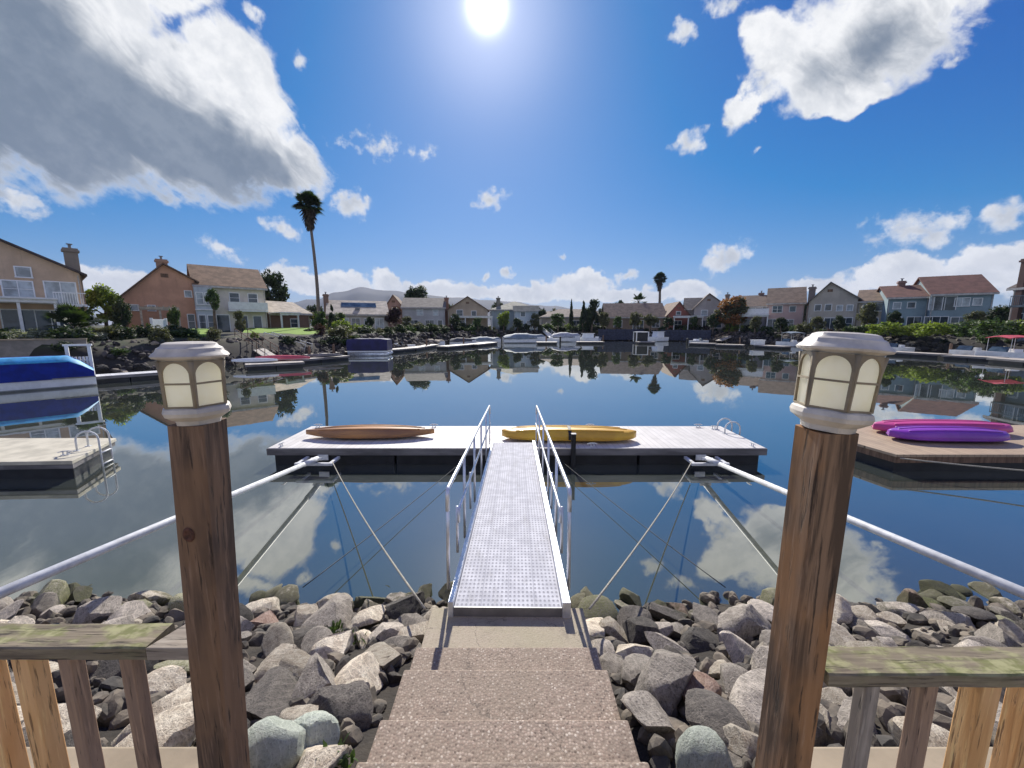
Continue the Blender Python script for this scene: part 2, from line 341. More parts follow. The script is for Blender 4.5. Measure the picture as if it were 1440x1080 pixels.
def stucco(c):
    k = 'stucco_%.2f_%.2f_%.2f' % c
    if k in MATS: return MATS[k]
    m = bpy.data.materials.new(k); m.use_nodes = True; t = NT(m.node_tree); b = t.n['Principled BSDF']
    tcn = t.new('ShaderNodeTexCoord'); v = tcn.outputs['Object']
    cc_ = t.mix(t.mapr(t.noise(v, .5, 5, .65), .35, .65, 0.0, 1.0), tuple(q * 1.08 for q in c), tuple(q * .86 for q in c))
    cc_ = t.mix(t.mapr(t.noise(t.vm('MULTIPLY', v, (2.2, 2.2, .22)), 1.6, 5, .7), .52, .72, 0.0, .4), cc_, tuple(q * .62 for q in c))
    t.l.new(cc_, b.inputs['Base Color']); b.inputs['Roughness'].default_value = .9
    bn = t.new('ShaderNodeBump'); bn.inputs['Strength'].default_value = .3; bn.inputs['Distance'].default_value = .01; t.l.new(t.noise(v, 18, 4), bn.inputs['Height']); t.l.new(bn.outputs[0], b.inputs['Normal'])
    MATS[k] = m; return m

M = {}
M['water'] = water_mat()
M['post_wood'] = wood_mat('post_wood', (.19, .115, .070), (.065, .040, .027), (.21, .118, .062))
M['post_wood2'] = wood_mat('post_wood2', (.26, .16, .092), (.085, .052, .030), (.36, .175, .065))
M['cap_wood'] = wood_mat('cap_wood', (.24, .195, .13), (.11, .085, .06), (.19, .155, .10), 'X', 1, moss=1)
M['capend_wood'] = wood_mat('capend_wood', (.34, .29, .23), (.22, .18, .14), (.30, .25, .2), 'X', 1)
M['bal_new'] = wood_mat('bal_new', (.78, .47, .20), (.60, .32, .12), (.70, .42, .2))
M['bal_old'] = wood_mat('bal_old', (.34, .22, .14), (.20, .13, .09), (.30, .2, .14))
M['bal_grey'] = wood_mat('bal_grey', (.36, .31, .26), (.22, .19, .16), (.3, .25, .2))
M['aluminium'] = mat('aluminium', (.72, .74, .78), .38, .75, var=.12, nscale=6)
M['galv'] = mat('galvanised_pole', (.62, .63, .64), .6, 0, var=.10, nscale=9)
M['steel_dark'] = mat('weathered_steel', (.2, .2, .21), .5, .5)
M['cream_panel'] = mat('cream_glass', (.98, .97, .88), .45, color2=(.94, .91, .76), nscale=9, trans=.75)
M['lamp_rib'] = mat('lamp_rib', (.25, .20, .13), .6, var=.15, nscale=14)
M['lamp_frame'] = mat('lamp_frame', (.56, .51, .44), .5, var=.12, nscale=14, bump=.15, bscale=60, bdist=.002)
M['float_black'] = mat('black_float', (.012, .012, .014), .5, var=.3)
M['fascia'] = mat('dock_fascia', (.17, .16, .16), .7, var=.25, nscale=5, stretch=(.2, 1, 1))
M['rope'] = mat('rope', (.38, .35, .28), .9, var=.2, nscale=60)
M['cable'] = mat('dark_cable', (.04, .045, .05), .7)
M['soil'] = mat('bank_soil', (.05, .04, .03), .95, color2=(.02, .017, .014), nscale=3, bump=.6, bscale=12, bdist=.05)
M['white_paint'] = mat('white_paint', (.8, .8, .78), .5, var=.05)
M['glass_dark'] = mat('window_pane', (.05, .07, .09), .06, var=.3, nscale=.7, spec=.8)
M['glass_lite'] = mat('window_pane_curtain', (.38, .42, .44), .15, var=.3, nscale=.7, spec=.8)
M['boat_white'] = mat('boat_gelcoat', (.78, .79, .8), .25, var=.05, coat=.3)
M['concrete'] = mat('concrete', (.33, .27, .19), .9, var=.15, nscale=1.5, bump=.3, bscale=30, bdist=.004)
M['brown_wood'] = mat('brown_fence_wood', (.18, .11, .07), .85, var=.25, nscale=4, stretch=(3, 3, .3))
M['bark'] = mat('bark', (.16, .12, .09), .95, var=.3, nscale=5, bump=.6, bscale=12, bdist=.03)
M['palm_bark'] = mat('palm_bark', (.20, .16, .13), .95, var=.25, nscale=4, bump=.4, bscale=8, stretch=(1, 1, 3))
M['dead_frond'] = mat('dead_frond', (.10, .075, .045), .95, var=.3, trans=.1)

# ------------------------------------------------------------------ mesh helpers
class MB:
    def __init__(s): s.v = []; s.f = []
    def add(s, vs, fs):
        k = len(s.v); s.v += [tuple(x) for x in vs]; s.f += [tuple(i + k for i in f) for f in fs]; return s
    def box(s, x0, x1, y0, y1, z0, z1, M4=None):
        vs = [Vector((x, y, z)) for z in (z0, z1) for y in (y0, y1) for x in (x0, x1)]
        if M4: vs = [M4 @ q for q in vs]
        return s.add(vs, [(0, 2, 3, 1), (4, 5, 7, 6), (0, 1, 5, 4), (2, 6, 7, 3), (0, 4, 6, 2), (1, 3, 7, 5)])
    def tube(s, pts, r, n=10, cap=True):
        pts = [Vector(p) for p in pts]; rings = []
        rr = r if isinstance(r, (list, tuple)) else [r] * len(pts)
        up = None
        for i, p in enumerate(pts):
            d = (pts[min(i + 1, len(pts) - 1)] - pts[max(i - 1, 0)]).normalized()
            if up is None: up = Vector((0, 0, 1)) if abs(d.z) < .9 else Vector((1, 0, 0))
            a = d.cross(up).normalized(); b = a.cross(d).normalized(); up = b
            rings.append([p + (a * math.cos(t) + b * math.sin(t)) * rr[i] for t in [2 * PI * k / n for k in range(n)]])
        vs = [q for rg in rings for q in rg]; fs = []
        for i in range(len(pts) - 1):
            for k in range(n): k2 = (k + 1) % n; fs.append((i * n + k, i * n + k2, (i + 1) * n + k2, (i + 1) * n + k))
        if cap: fs.append(tuple(reversed(range(n)))); fs.append(tuple(range((len(pts) - 1) * n, len(pts) * n)))
        return s.add(vs, fs)
    def loft(s, rings, cap=True, closed=True):
        n = len(rings[0]); vs = [q for r in rings for q in r]; fs = []
        for i in range(len(rings) - 1):
            for k in range(n if closed else n - 1): k2 = (k + 1) % n; fs.append((i * n + k, i * n + k2, (i + 1) * n + k2, (i + 1) * n + k))
        if cap: fs.append(tuple(reversed(range(n)))); fs.append(tuple(range((len(rings) - 1) * n, len(rings) * n)))
        return s.add(vs, fs)
    def mesh(s, name):
        me = bpy.data.meshes.new(name); me.from_pydata([tuple(q) for q in s.v], [], s.f); me.update()
        bm = bmesh.new(); bm.from_mesh(me); bmesh.ops.recalc_face_normals(bm, faces=bm.faces); bm.to_mesh(me); bm.free()
        return me
    def build(s, name, m, parent=None, loc=(0, 0, 0), rz=0, smooth=False, bevel=0, autos=0):
        me = s.mesh(name); me.materials.append(m if not isinstance(m, str) else M[m])
        o = bpy.data.objects.new(name, me); col.objects.link(o); o.parent = parent; o.location = loc; o.rotation_euler.z = rz
        if smooth or autos:
            me.shade_smooth()
            if autos: me.set_sharp_from_angle(angle=R(autos))
        if bevel:
            bv = o.modifiers.new('bevel', 'BEVEL'); bv.width = bevel; bv.segments = 2; bv.limit_method = 'ANGLE'
        return o

def tag(o, label=None, cat=None, group=None, kind=None):
    if label: o['label'] = label
    if cat: o['category'] = cat
    if group: o['group'] = group
    if kind: o['kind'] = kind
    return o
def empty(name, loc=(0, 0, 0), rz=0):
    e = bpy.data.objects.new(name, None); e.empty_display_size = .2; col.objects.link(e); e.location = loc; e.rotation_euler.z = rz; return e
def thing(name, label, cat, loc=(0, 0, 0), rz=0, group=None): return tag(empty(name, loc, rz), label, cat, group)
def copy_tree(o, parent=None):
    c = o.copy(); col.objects.link(c); c.parent = parent
    for ch in list(o.children): copy_tree(ch, c)
    return c

# ================================================================== LAND AND WATER
SH = [(-75, 4), (-50, 14), (-36, 21), (-32, 24.8), (-26.8, 26.2), (-22.6, 33.5), (-19.5, 40), (-16, 49), (-10.2, 70), (-3, 84), (8, 88), (17.4, 89), (28, 87), (36.5, 83), (41, 74), (46.5, 60), (50, 50), (54.5, 39.6), (62, 26), (80, 5)]
def interp_sh(step=1.5):
    pts = []
    for a, b in zip(SH[:-1], SH[1:]):
        n = max(2, int(math.dist(a, b) / step))
        for i in range(n): pts.append((a[0] + (b[0] - a[0]) * i / n, a[1] + (b[1] - a[1]) * i / n))
    pts.append(SH[-1]); return pts
SHP = interp_sh()
CEN = Vector((3, 30))
def offs(p, d):
    v = (Vector(p) - CEN); v.normalize(); return Vector(p) + v * d
rnd = random.Random(5)
rings = []
for d, z in ((-5, -1.5), (0, -.05), (1.6, .9), (3.2, 1.75), (5, 2.15), (9, 2.4), (30, 2.5), (120, 3), (600, 4), (9000, 6)):
    rg = []
    for i, p in enumerate(SHP):
        q = offs(p, d + (mn.noise(Vector((p[0] * .3, p[1] * .3, d))) * .8 if d < 20 else 0))
        rg.append((q.x, q.y, z + (mn.noise(Vector((p[0] * .5, p[1] * .5, d * 2))) * .18 if 0 < d < 20 else 0)))
    rings.append(rg)
gm = bpy.data.materials.new('garden_ground'); gm.use_nodes = True; t = NT(gm.node_tree); b = t.n['Principled BSDF']
g = t.new('ShaderNodeNewGeometry'); P = g.outputs['Position']; sp = t.new('ShaderNodeSeparateXYZ'); t.l.new(P, sp.inputs[0])
c = t.mix(t.mapr(t.noise(P, .25, 5, .6), .4, .6, 0.0, 1.0), (.035, .045, .018), (.07, .06, .04))
c = t.mix(t.mapr(sp.outputs[2], 1.4, 2.1, 1.0, 0.0), c, (.03, .026, .022))
t.l.new(c, b.inputs['Base Color']); b.inputs['Roughness'].default_value = .95
tag(MB().loft(rings, cap=False, closed=False).build('ground', gm, smooth=True), kind='structure')
tag(MB().add([(-200, -60, 0), (200, -60, 0), (200, 140, 0), (-200, 140, 0)], [(0, 1, 2, 3)]).build('water', 'water'), kind='structure')

# near bank: height as a function of position
def bank_z(x, y):
    # slope from the slab edge (y 1.3) to the water's edge (y 4.25)
    yy = y + .25 * mn.noise(Vector((x * .5, 0, 3)))
    if yy < 1.3: z = 1.30
    elif yy < 4.3: z = 1.30 - (yy - 1.3) * (1.42 / 3.0)
    else: z = -.12 - (yy - 4.3) * .42
    return z + .08 * mn.noise(Vector((x * 1.3, y * 1.3, 0)))
nx, ny = 130, 46
vs = []; fs = []
for j in range(ny):
    for i in range(nx):
        x = -45 + 90 * i / (nx - 1); x = math.copysign(abs(x / 45) ** 1.6 * 45, x); y = 1.0 + 7.5 * j / (ny - 1)
        vs.append((x, y, bank_z(x, y)))
for j in range(ny - 1):
    for i in range(nx - 1):
        k = j * nx + i; fs.append((k, k + 1, k + nx + 1, k + nx))
tag(MB().add(vs, fs).build('bank', 'soil', smooth=True), kind='structure')
for x0_, x1_ in ((-30, -1.08), (1.10, 30)):
    tag(MB().box(x0_, x1_, .55, 1.33, .5, 1.56).build('kerb_slab', 'concrete', bevel=.012), kind='structure')
tag(MB().box(-30, 30, -25, .545, .4, 1.64).build('patio', 'concrete'), kind='structure')

# stairs down to the gangway
agg = aggregate_mat('pebble_concrete', (.25, .19, .145), .92, (.24, .19, .135))
smooth_agg = aggregate_mat('landing_concrete', (.38, .32, .235), .3, (.31, .29, .17))
XL, XR = -.69, .61
steps = [(2.44, 2.99, .85), (2.13, 2.44, .98), (1.70, 2.13, 1.11), (1.41, 1.70, 1.25), (1.10, 1.41, 1.38), (.55, 1.10, 1.51)]
st = empty('stairs'); tag(st, kind='structure')
for i, (y0, y1, z) in enumerate(steps):
    e = .012 * i
    MB().box(XL + .004 * i, XR - .004 * i, y0 - (.002 if i < 5 else 0), y1, .1, z).build('landing' if i == 0 else 'step', smooth_agg if i == 0 else agg, st, bevel=.012)

# ================================================================== RIPRAP ROCKS (near)
def rock_mesh(seed, flat=1.0, soft=0):
    r = random.Random(seed); bm = bmesh.new(); bmesh.ops.create_icosphere(bm, subdivisions=4, radius=1.0)
    ax = Vector((r.uniform(.95, 1.5), r.uniform(.75, 1.05), r.uniform(.5, .85) * flat))
    planes = []
    for _ in range(r.randint(8, 12)):
        n = Vector((r.gauss(0, 1), r.gauss(0, 1), r.gauss(0, 1))).normalized(); planes.append((n, r.uniform(.42, .78) + soft))
    for v in bm.verts:
        p = v.co.copy()
        for n, d in planes:
            k = p.dot(n)
            if k > d: p -= n * (k - d) * .97
        q = p * (1.18 if not soft else .95)
        q += v.normal * (.03 * mn.noise(p * 2.3 + Vector((seed, 0, 0))) + .035 * mn.noise(p * 6 + Vector((seed, 3, 0))) + .012 * mn.noise(p * 15))
        v.co = Vector((q.x * ax.x, q.y * ax.y, q.z * ax.z))
    me = bpy.data.meshes.new('rock'); bm.to_mesh(me); bm.free(); me.shade_smooth(); me.set_sharp_from_angle(angle=R(28)); return me
RK = {'grey': rock_mat('rock_grey', (.07, .058, .048), (.31, .27, .225), (.56, .49, .41)),
      'tan': rock_mat('rock_tan', (.14, .11, .08), (.44, .36, .27), (.72, .64, .51)),
      'dark': rock_mat('rock_dark', (.022, .019, .017), (.075, .065, .057), (.17, .148, .125)),
      'reddish': rock_mat('rock_reddish', (.10, .055, .04), (.25, .15, .11), (.40, .29, .23)),
      'mossy': rock_mat('rock_mossy', (.08, .07, .05), (.24, .22, .16), (.36, .33, .24), .7),
      'pale green': rock_mat('rock_pale_green', (.22, .24, .20), (.42, .46, .38), (.52, .55, .47))}
rbase = [rock_mesh(s, 1.0 if s % 3 else .75) for s in range(18)] + [rock_mesh(s, 1.35, .24) for s in (31, 32, 33)]
rmesh = {}
def rock_me(i, kind):
    k = (i, kind)
    if k not in rmesh:
        me = rbase[i].copy(); me.materials.clear(); me.materials.append(RK[kind]); rmesh[k] = me
    return rmesh[k]
GS = .05
hm = {}
def surf(x, y, r):
    """height of what is already piled under a footprint"""
    vals = []
    n = max(1, int(r * .75 / GS))
    for i in range(-n, n + 1):
        for j in range(-n, n + 1):
            gx, gy = round(x / GS) + i, round(y / GS) + j
            vals.append(hm.get((gx, gy), bank_z(gx * GS, gy * GS)))
    vals.sort(); return vals[int(len(vals) * .62)]
def stamp(x, y, r, zt):
    n = int(r / GS)
    for i in range(-n, n + 1):
        for j in range(-n, n + 1):
            d2 = (i * i + j * j) * GS * GS / (r * r)
            if d2 < 1:
                k = (round(x / GS) + i, round(y / GS) + j); h = zt - r * .55 * (1 - math.sqrt(1 - d2)) 
                hm[k] = max(hm.get(k, -9), h)
rk = random.Random(11)
SIZE = {0: 'small', 1: 'middling', 2: 'big'}
def place_rock(x, y, s, kind, label=None, tall=1.0, idx=None, rot=None, dz=0):
    i = rk.randrange(18) if idx is None else idx
    o = bpy.data.objects.new('rock', rock_me(i, kind)); col.objects.link(o)
    z = surf(x, y, s) + s * .30 * tall + dz
    o.location = (x, y, z); o.scale = (s, s, s * tall)
    o.rotation_euler = rot or (rk.uniform(-.5, .5), rk.uniform(-.5, .5), rk.uniform(0, 6.28))
    stamp(x, y, s * .9, z + s * .45)
    side = 'left' if x < 0 else 'right'
    if not label:
        band = 'at the waterline' if y > 3.8 else 'low on the bank' if y > 2.9 else 'halfway up the bank' if y > 2.1 else 'by the concrete slab'
        ax_ = abs(x)
        near = 'beside the stairs' if ax_ < 1.15 else 'a step away from the stairs' if ax_ < 1.9 else 'out past the wooden post' if ax_ < 3.2 else 'far out along the shore'
        sz = 'small' if s < .13 else 'large' if s > .21 else 'medium'
        label = f'{sz} {kind} riprap rock {band}, {near}, {side} side'
    return tag(o, label, 'rock', 'riprap rocks on the bank')
count = 0
# big ones that stand out in the photograph first
def RP(px, py, z): p = PZ(px, py, z); return p.x, p.y
SPECIAL = [((1000, 1066), 1.35, .15, 'pale green', 'smooth upright grey-green boulder at the bottom, right of the stairs', 1.5),
    ((430, 1050), 1.25, .15, 'pale green', 'rounded pale green boulder with tan edge at the bottom left of the stairs', 1.1),
    ((375, 1075), 1.30, .14, 'pale green', 'smooth pale grey-green boulder beside the left post foot', 1.2),
    ((930, 975), 1.0, .22, 'grey', 'big angular grey rock with a dark shaded face right of the stairs', 1.2),
    ((985, 985), 1.0, .14, 'reddish', 'rusty red rock wedged between grey rocks right of the stairs', 1.1),
    ((1040, 880), .6, .20, 'grey', 'tall pointed grey rock standing between the stairs and right post', 1.6),
    ((905, 948), .85, .17, 'grey', 'long smooth grey slab leaning beside the stairs, right side', .8),
    ((890, 915), .7, .17, 'tan', 'long pale tan slab lying flat near the stairs, right side', .7),
    ((505, 960), .95, .16, 'tan', 'rounded cream boulder with a small hole left of the stairs', .9),
    ((440, 975), 1.0, .19, 'grey', 'pale grey boulder with dark top left of the stairs', 1.1),
    ((465, 862), .45, .22, 'grey', 'broad flat grey rock near the water left of the stairs', .8),
    ((520, 862), .45, .20, 'tan', 'pale pinkish boulder near the water left of the rope', 1.0),
    ((900, 860), .5, .19, 'dark', 'big dark rock near the water right of the rope', 1.2),
    ((945, 850), .35, .17, 'dark', 'black wet rock at the water right of the stairs', 1.2),
    ((840, 850), .4, .2, 'mossy', 'mossy olive rock beside the gangway foot, right side', .8),
    ((560, 850), .4, .19, 'dark', 'dark wet boulder at the water beside the left mooring rope', 1.1)]
for (pp, z, s, kd, lb, tl) in SPECIAL:
    x, y = RP(*pp, z); place_rock(x, y + .02, s, kd, lb, tl, idx=None if kd != 'pale green' else 18 + count % 3, rot=None if kd != 'pale green' else (rk.uniform(-.15, .15), rk.uniform(-.15, .15), rk.uniform(0, 6))); count += 1
cands = []
def too_close(x, y, s, placed, k):
    return any((x - a) ** 2 + (y - b_) ** 2 < ((s + c_) * k) ** 2 for a, b_, c_ in placed)
placed = [(o.location.x, o.location.y, o.scale.x) for o in col.objects if o.name.startswith('rock')]
def ok_pos(x, y, s):
    if y > 4.75 or y < (1.42 if abs(x) > 1.05 else 1.25) + s * .5: return False
    if y < 3.05 and XL - s * .85 < x < XR + s * .85: return False
    if y >= 3.05 and -.75 < x < .7: return s < .17
    vis = abs(x) < y * 1.42 + .4
    return vis
for layer, (smin, smax, tries, kk, cap) in enumerate([(.125, .175, 6000, .57, 165), (.09, .125, 5000, .55, 255), (.06, .09, 5200, .56, 297)]):
    if layer == 1: placed_l = list(placed)
    for _ in range(tries):
        if count >= cap: break
        y = rk.uniform(1.25, 4.7); x = rk.uniform(-1, 1) * (y * 1.42 + .3); s = rk.uniform(smin, smax)
        if not ok_pos(x, y, s): continue
        if too_close(x, y, s, placed, kk): continue
        kind = rk.choices(['grey', 'tan', 'dark', 'reddish', 'mossy'], [5.2, 5.0, 2.6, .25, .3 if y < 3.6 else 2.2])[0]
        if y > 4.0 and rk.random() < .5: kind = 'dark'
        if layer == 2 and rk.random() < .4: kind = 'dark'
        place_rock(x, y, s, kind, tall=rk.uniform(.75, 1.25), dz=-.02 * layer); placed.append((x, y, s)); count += 1
print('near rocks', count)
# the small stones packed between them: far too many to single out, one object
sv = MB(); srng = random.Random(3)
chips = []
for sd in range(5):
    bm = bmesh.new(); bmesh.ops.create_icosphere(bm, subdivisions=2, radius=1); r_ = random.Random(sd + 50)
    pl = [(Vector((r_.gauss(0, 1), r_.gauss(0, 1), r_.gauss(0, 1))).normalized(), r_.uniform(.5, .8)) for _ in range(9)]
    for v in bm.verts:
        for n, d in pl:
            k = v.co.dot(n)
            if k > d: v.co -= n * (k - d)
    chips.append(([v.co.copy() for v in bm.verts], [tuple(v.index for v in f.verts) for f in bm.faces])); bm.free()
for _ in range(2400):
    y = srng.uniform(1.36, 4.9); x = srng.uniform(-1, 1) * (y * 1.6 + .9); s = srng.uniform(.025, .10)
    if y < 3.03 and XL - s < x < XR + s: continue
    base = hm.get((round(x / GS), round(y / GS)))
    bz = bank_z(x, y)
    if base is not None and base > bz + .25: continue
    z = bz + s * .35 if base is None else bz + .02
    Mx = Matrix.Translation((x, y, z)) @ Matrix.Rotation(srng.uniform(0, 6.28), 4, Vector((srng.random(), srng.random(), srng.random() + .1)).normalized()) @ Matrix.Diagonal((s * srng.uniform(.8, 1.4), s, s * .7, 1))
    vsx, fx_ = chips[srng.randrange(5)]; sv.add([Mx @ q for q in vsx], fx_)
chipm = mat('stone_chips', (.20, .165, .125), .9, color2=(.05, .045, .04), nscale=5, coords='Object', bump=.5, bscale=40)
tag(sv.build('gravel', chipm), 'small stones filling the gaps between the riprap rocks', 'gravel', kind='stuff')

# ================================================================== GANGWAY
gn, gf_ = Vector((-.035, 2.90, .925)), Vector((.025, 8.86, .50))
gl = (gf_ - gn).length
gw = thing('gangway', 'aluminium gangway with white perforated deck and tube handrails down to the dock', 'gangway', gn)
d = (gf_ - gn).normalized(); xa = d.cross(Vector((0, 0, 1))).normalized(); za = xa.cross(d)
gw.rotation_euler = Matrix((xa, d, za)).transposed().to_euler()
W2 = .45
MB().box(-W2, W2, 0, gl, -.03, 0).build('deck', grate_mat(), gw)
MB().box(-W2 - .002, W2 + .002, -.012, -.001, -.075, .004).build('end_plate', 'steel_dark', gw)
for s in (-1, 1):
    MB().box(min(s * (W2 + .004), s * (W2 + .05)), max(s * (W2 + .004), s * (W2 + .075)), -.02, gl, -.14, .055).build('side_beam', 'aluminium', gw, bevel=.006)
for k in range(9): MB().box(-W2, W2, .3 + k * .65, .34 + k * .65, -.12, -.035).build('cross_member', 'aluminium', gw)
for s in (-1, 1):
    X = s * (W2 + .098); g0 = .30; g1_ = gl - .1; H = .90
    # top rail with bent ends
    MB().tube([(X, g0, H - .20), (X, g0, H - .05), (X, g0 + .015, H - .015), (X, g0 + .05, H), (X, g1_ - .05, H), (X, g1_, H - .04), (X, g1_, H - .2)], .0195, 12).build('top_rail', 'aluminium', gw, smooth=True)
    Xm = s * (W2 + .078)
    MB().tube([(Xm, g0 + .52, .36), (Xm, g0 + .53, .46), (Xm, g0 + .58, .50), (Xm, g1_ - .1, .50)], .015, 10).build('mid_rail', 'aluminium', gw, smooth=True)
    for k in range(6):
        y = g0 + k * (g1_ - g0) / 5
        MB().tube([(X, y, -.03 if k == 0 else -.10), (X, y, H - .012)], .0165, 10).build('post', 'aluminium', gw, smooth=True)
    for y in (g0 + .55, g0 + 1.7):
        MB().tube([(X, y, .02), (X, y, .52)], .015, 8).build('brace', 'aluminium', gw, smooth=True)

# ================================================================== MAIN DOCK
DY0, DY1, DX0, DX1, DZ = 8.68, 10.68, -5.72, 5.95, .42
def dock(name, label, cat, x0, x1, y0, y1, z, deckm, fasc='fascia', loc=(0, 0, 0), rz=0, group=None, drop=.5):
    t_ = thing(name, label, cat, loc, rz, group)
    MB().box(x0, x1, y0, y1, z - .05, z).build('deck', deckm, t_, bevel=.008)
    fb = MB(); e = .02
    fb.box(x0 - e, x1 + e, y0 - e, y0 - .001, z - .17, z - .012).box(x0 - e, x1 + e, y1 + .001, y1 + e, z - .17, z - .012)
    fb.box(x0 - e, x0 - .001, y0, y1, z - .17, z - .012).box(x1 + .001, x1 + e, y0, y1, z - .17, z - .012)
    fb.build('fascia', fasc, t_)
    n = max(2, int((x1 - x0) / 2.4)); wd = (x1 - x0 - .16) / n
    for k in range(n):
        MB().box(x0 + .08 + k * wd + .02, x0 + .08 + (k + 1) * wd - .02, y0 + .06, y1 - .06, z - drop, z - .055).build('float', 'float_black', t_, bevel=.03)
    return t_
deckm = plank_mat('pale_deck_boards', (.66, .63, .60), (.56, .53, .50), (.25, .24, .24), 7.0)
md = dock('floating_dock', 'long pale boarded floating dock at the end of the gangway', 'dock', DX0, DX1, DY0, DY1, DZ, deckm)
def cleat(p, parent, rz=0, s=1):
    b_ = MB()
    b_.tube([(-.12 * s, 0, .07 * s), (-.05 * s, 0, .085 * s), (.05 * s, 0, .085 * s), (.12 * s, 0, .07 * s)], [.008 * s, .014 * s, .014 * s, .008 * s], 8)
    b_.tube([(-.035 * s, 0, 0), (-.035 * s, 0, .08 * s)], .013 * s, 8).tube([(.035 * s, 0, 0), (.035 * s, 0, .08 * s)], .013 * s, 8).box(-.07 * s, .07 * s, -.025 * s, .025 * s, 0, .012 * s)
    return b_.build('cleat', 'galv', parent, p, rz, smooth=False)
for x, y in ((DX0 + .25, DY0 + .12), (DX0 + .25, DY1 - .12), (-2.2, DY1 - .12), (2.2, DY1 - .12), (DX1 - .25, DY0 + .12), (DX1 - .35, DY1 - .3), (1.9, DY0 + .1), (DX1 - .7, DY1 - .12)):
    cleat((x, y, DZ), md, PI / 2 if abs(x) > 5 and y < 9.5 else 0)
MB().box(-.55, .55, DY0 + .02, DY0 + .4, DZ + .003, DZ + .02).build('gangway_pad', 'aluminium', md)
def ladder(name, label, loc, rz, parent=None, h=.55):
    t_ = thing(name, label, 'ladder', loc, rz)
    for s in (-1, 1):
        x = s * .19
        arc = [(x, -.28, 0), (x, -.28, h * .6)] + [(x, -.28 + .20 * (1 - math.cos(a)), h * .6 + .2 * math.sin(a)) for a in [PI * k / 8 for k in range(1, 8)]] + [(x, .12, h * .6), (x, .12, -.9)]
        MB().tube(arc, .019, 10).build('side_rail', 'galv', t_, smooth=True)
    for k in range(3):
        MB().tube([(-.19, .12, -.1 - .27 * k), (.19, .12, -.1 - .27 * k)], .017, 8).build('rung', 'galv', t_, smooth=True)
    for s in (-1, 1): MB().box(s * .19 - .04, s * .19 + .04, -.33, -.23, 0, .012).build('foot_plate', 'galv', t_)
    return t_
ladder('dock_ladder', 'small metal swim ladder at the right end of the long pale dock', (DX1 - .02, 10.1, DZ), -PI / 2, h=.2)
for s in (-1, 1): 
    bb = MB(); x0 = s * 4.42
    bb.box(x0 - .42, x0 + .42, DY0 - .50, DY0 - .43, .17, .23)
    for xx in (-.36, .36): bb.box(x0 + xx - .035, x0 + xx + .035, DY0 - .43, DY0 - .021, .17, .23)
    bb.box(x0 - .12, x0 + .12, DY0 - .05, DY0 - .0212, .14, .27)
    bb.build('mooring_bracket', 'galv', md, bevel=.006)
def arm(s, label):
    a = Vector((s * 4.38, 8.27, .30)); b_ = Vector((s * 4.13, .95, 1.36))
    t_ = thing('stiff_arm_pole', label, 'mooring pole', (0, 0, 0), group='mooring poles of the dock')
    MB().tube([a, b_], .046, 14).build('pole', 'galv', t_, smooth=True)
    c_ = a + (b_ - a).normalized() * .55
    MB().tube([a - (b_ - a).normalized() * .03, c_], .058, 14).build('sleeve', 'galv', t_, smooth=True)
    MB().box(b_.x - .12, b_.x + .12, .80, 1.10, 1.05, 1.30).build('anchor_block', 'concrete', t_, bevel=.01)
    MB().tube([a + Vector((-.12, 0, 0)), a + Vector((.12, 0, 0))], .03, 10).build('pivot', 'galv', t_)
arm(-1, 'long grey steel mooring pole running from the dock past the left post')
arm(1, 'long grey steel mooring pole running from the dock past the right post')
def sag(a, b_, s, n=14): 
    a, b_ = Vector(a), Vector(b_); return [a.lerp(b_, k / n) - Vector((0, 0, s * 4 * (k / n) * (1 - k / n))) for k in range(n + 1)]
def rope(name, pts, r, m_, label, cat, group=None):
    return tag(MB().tube(pts, r, 8).build(name, m_, smooth=True), label, cat, group)
rope('mooring_rope', sag((-4.0, 8.2, .27), (-.74, 2.95, .87), .12), .010, 'rope', 'pale rope from the left dock bracket down to the landing corner', 'rope')
rope('mooring_rope', sag((4.0, 8.2, .27), (.66, 2.95, .87), .10), .010, 'rope', 'pale rope from the right dock bracket down to the landing corner', 'rope')
rope('mooring_cable', sag((-1.1, 8.65, .16), (-2.45, 4.1, .22), .03), .006, 'cable', 'thin dark cable from the dock middle crossing to the left bank', 'cable')
rope('mooring_cable', sag((1.1, 8.65, .16), (2.5, 4.1, .22), .03), .006, 'cable', 'thin dark cable from the dock middle crossing to the right bank', 'cable')
rope('mooring_rope', sag((8.6, 8.18, .35), (14.2, 5.6, .75), .12), .016, 'rope', 'slack rope running shoreward from the brown neighbouring dock', 'rope')
# black piling beside the gangway
pg = thing('piling', 'short black piling standing at the dock front right of the gangway', 'piling', (1.42, 8.58, 0))
MB().box(-.05, .05, -.05, .05, -1.2, .78).build('pile', 'float_black', pg, bevel=.008)
MB().box(-.055, .055, -.055, .055, .781, .80).build('pile_cap', 'steel_dark', pg)

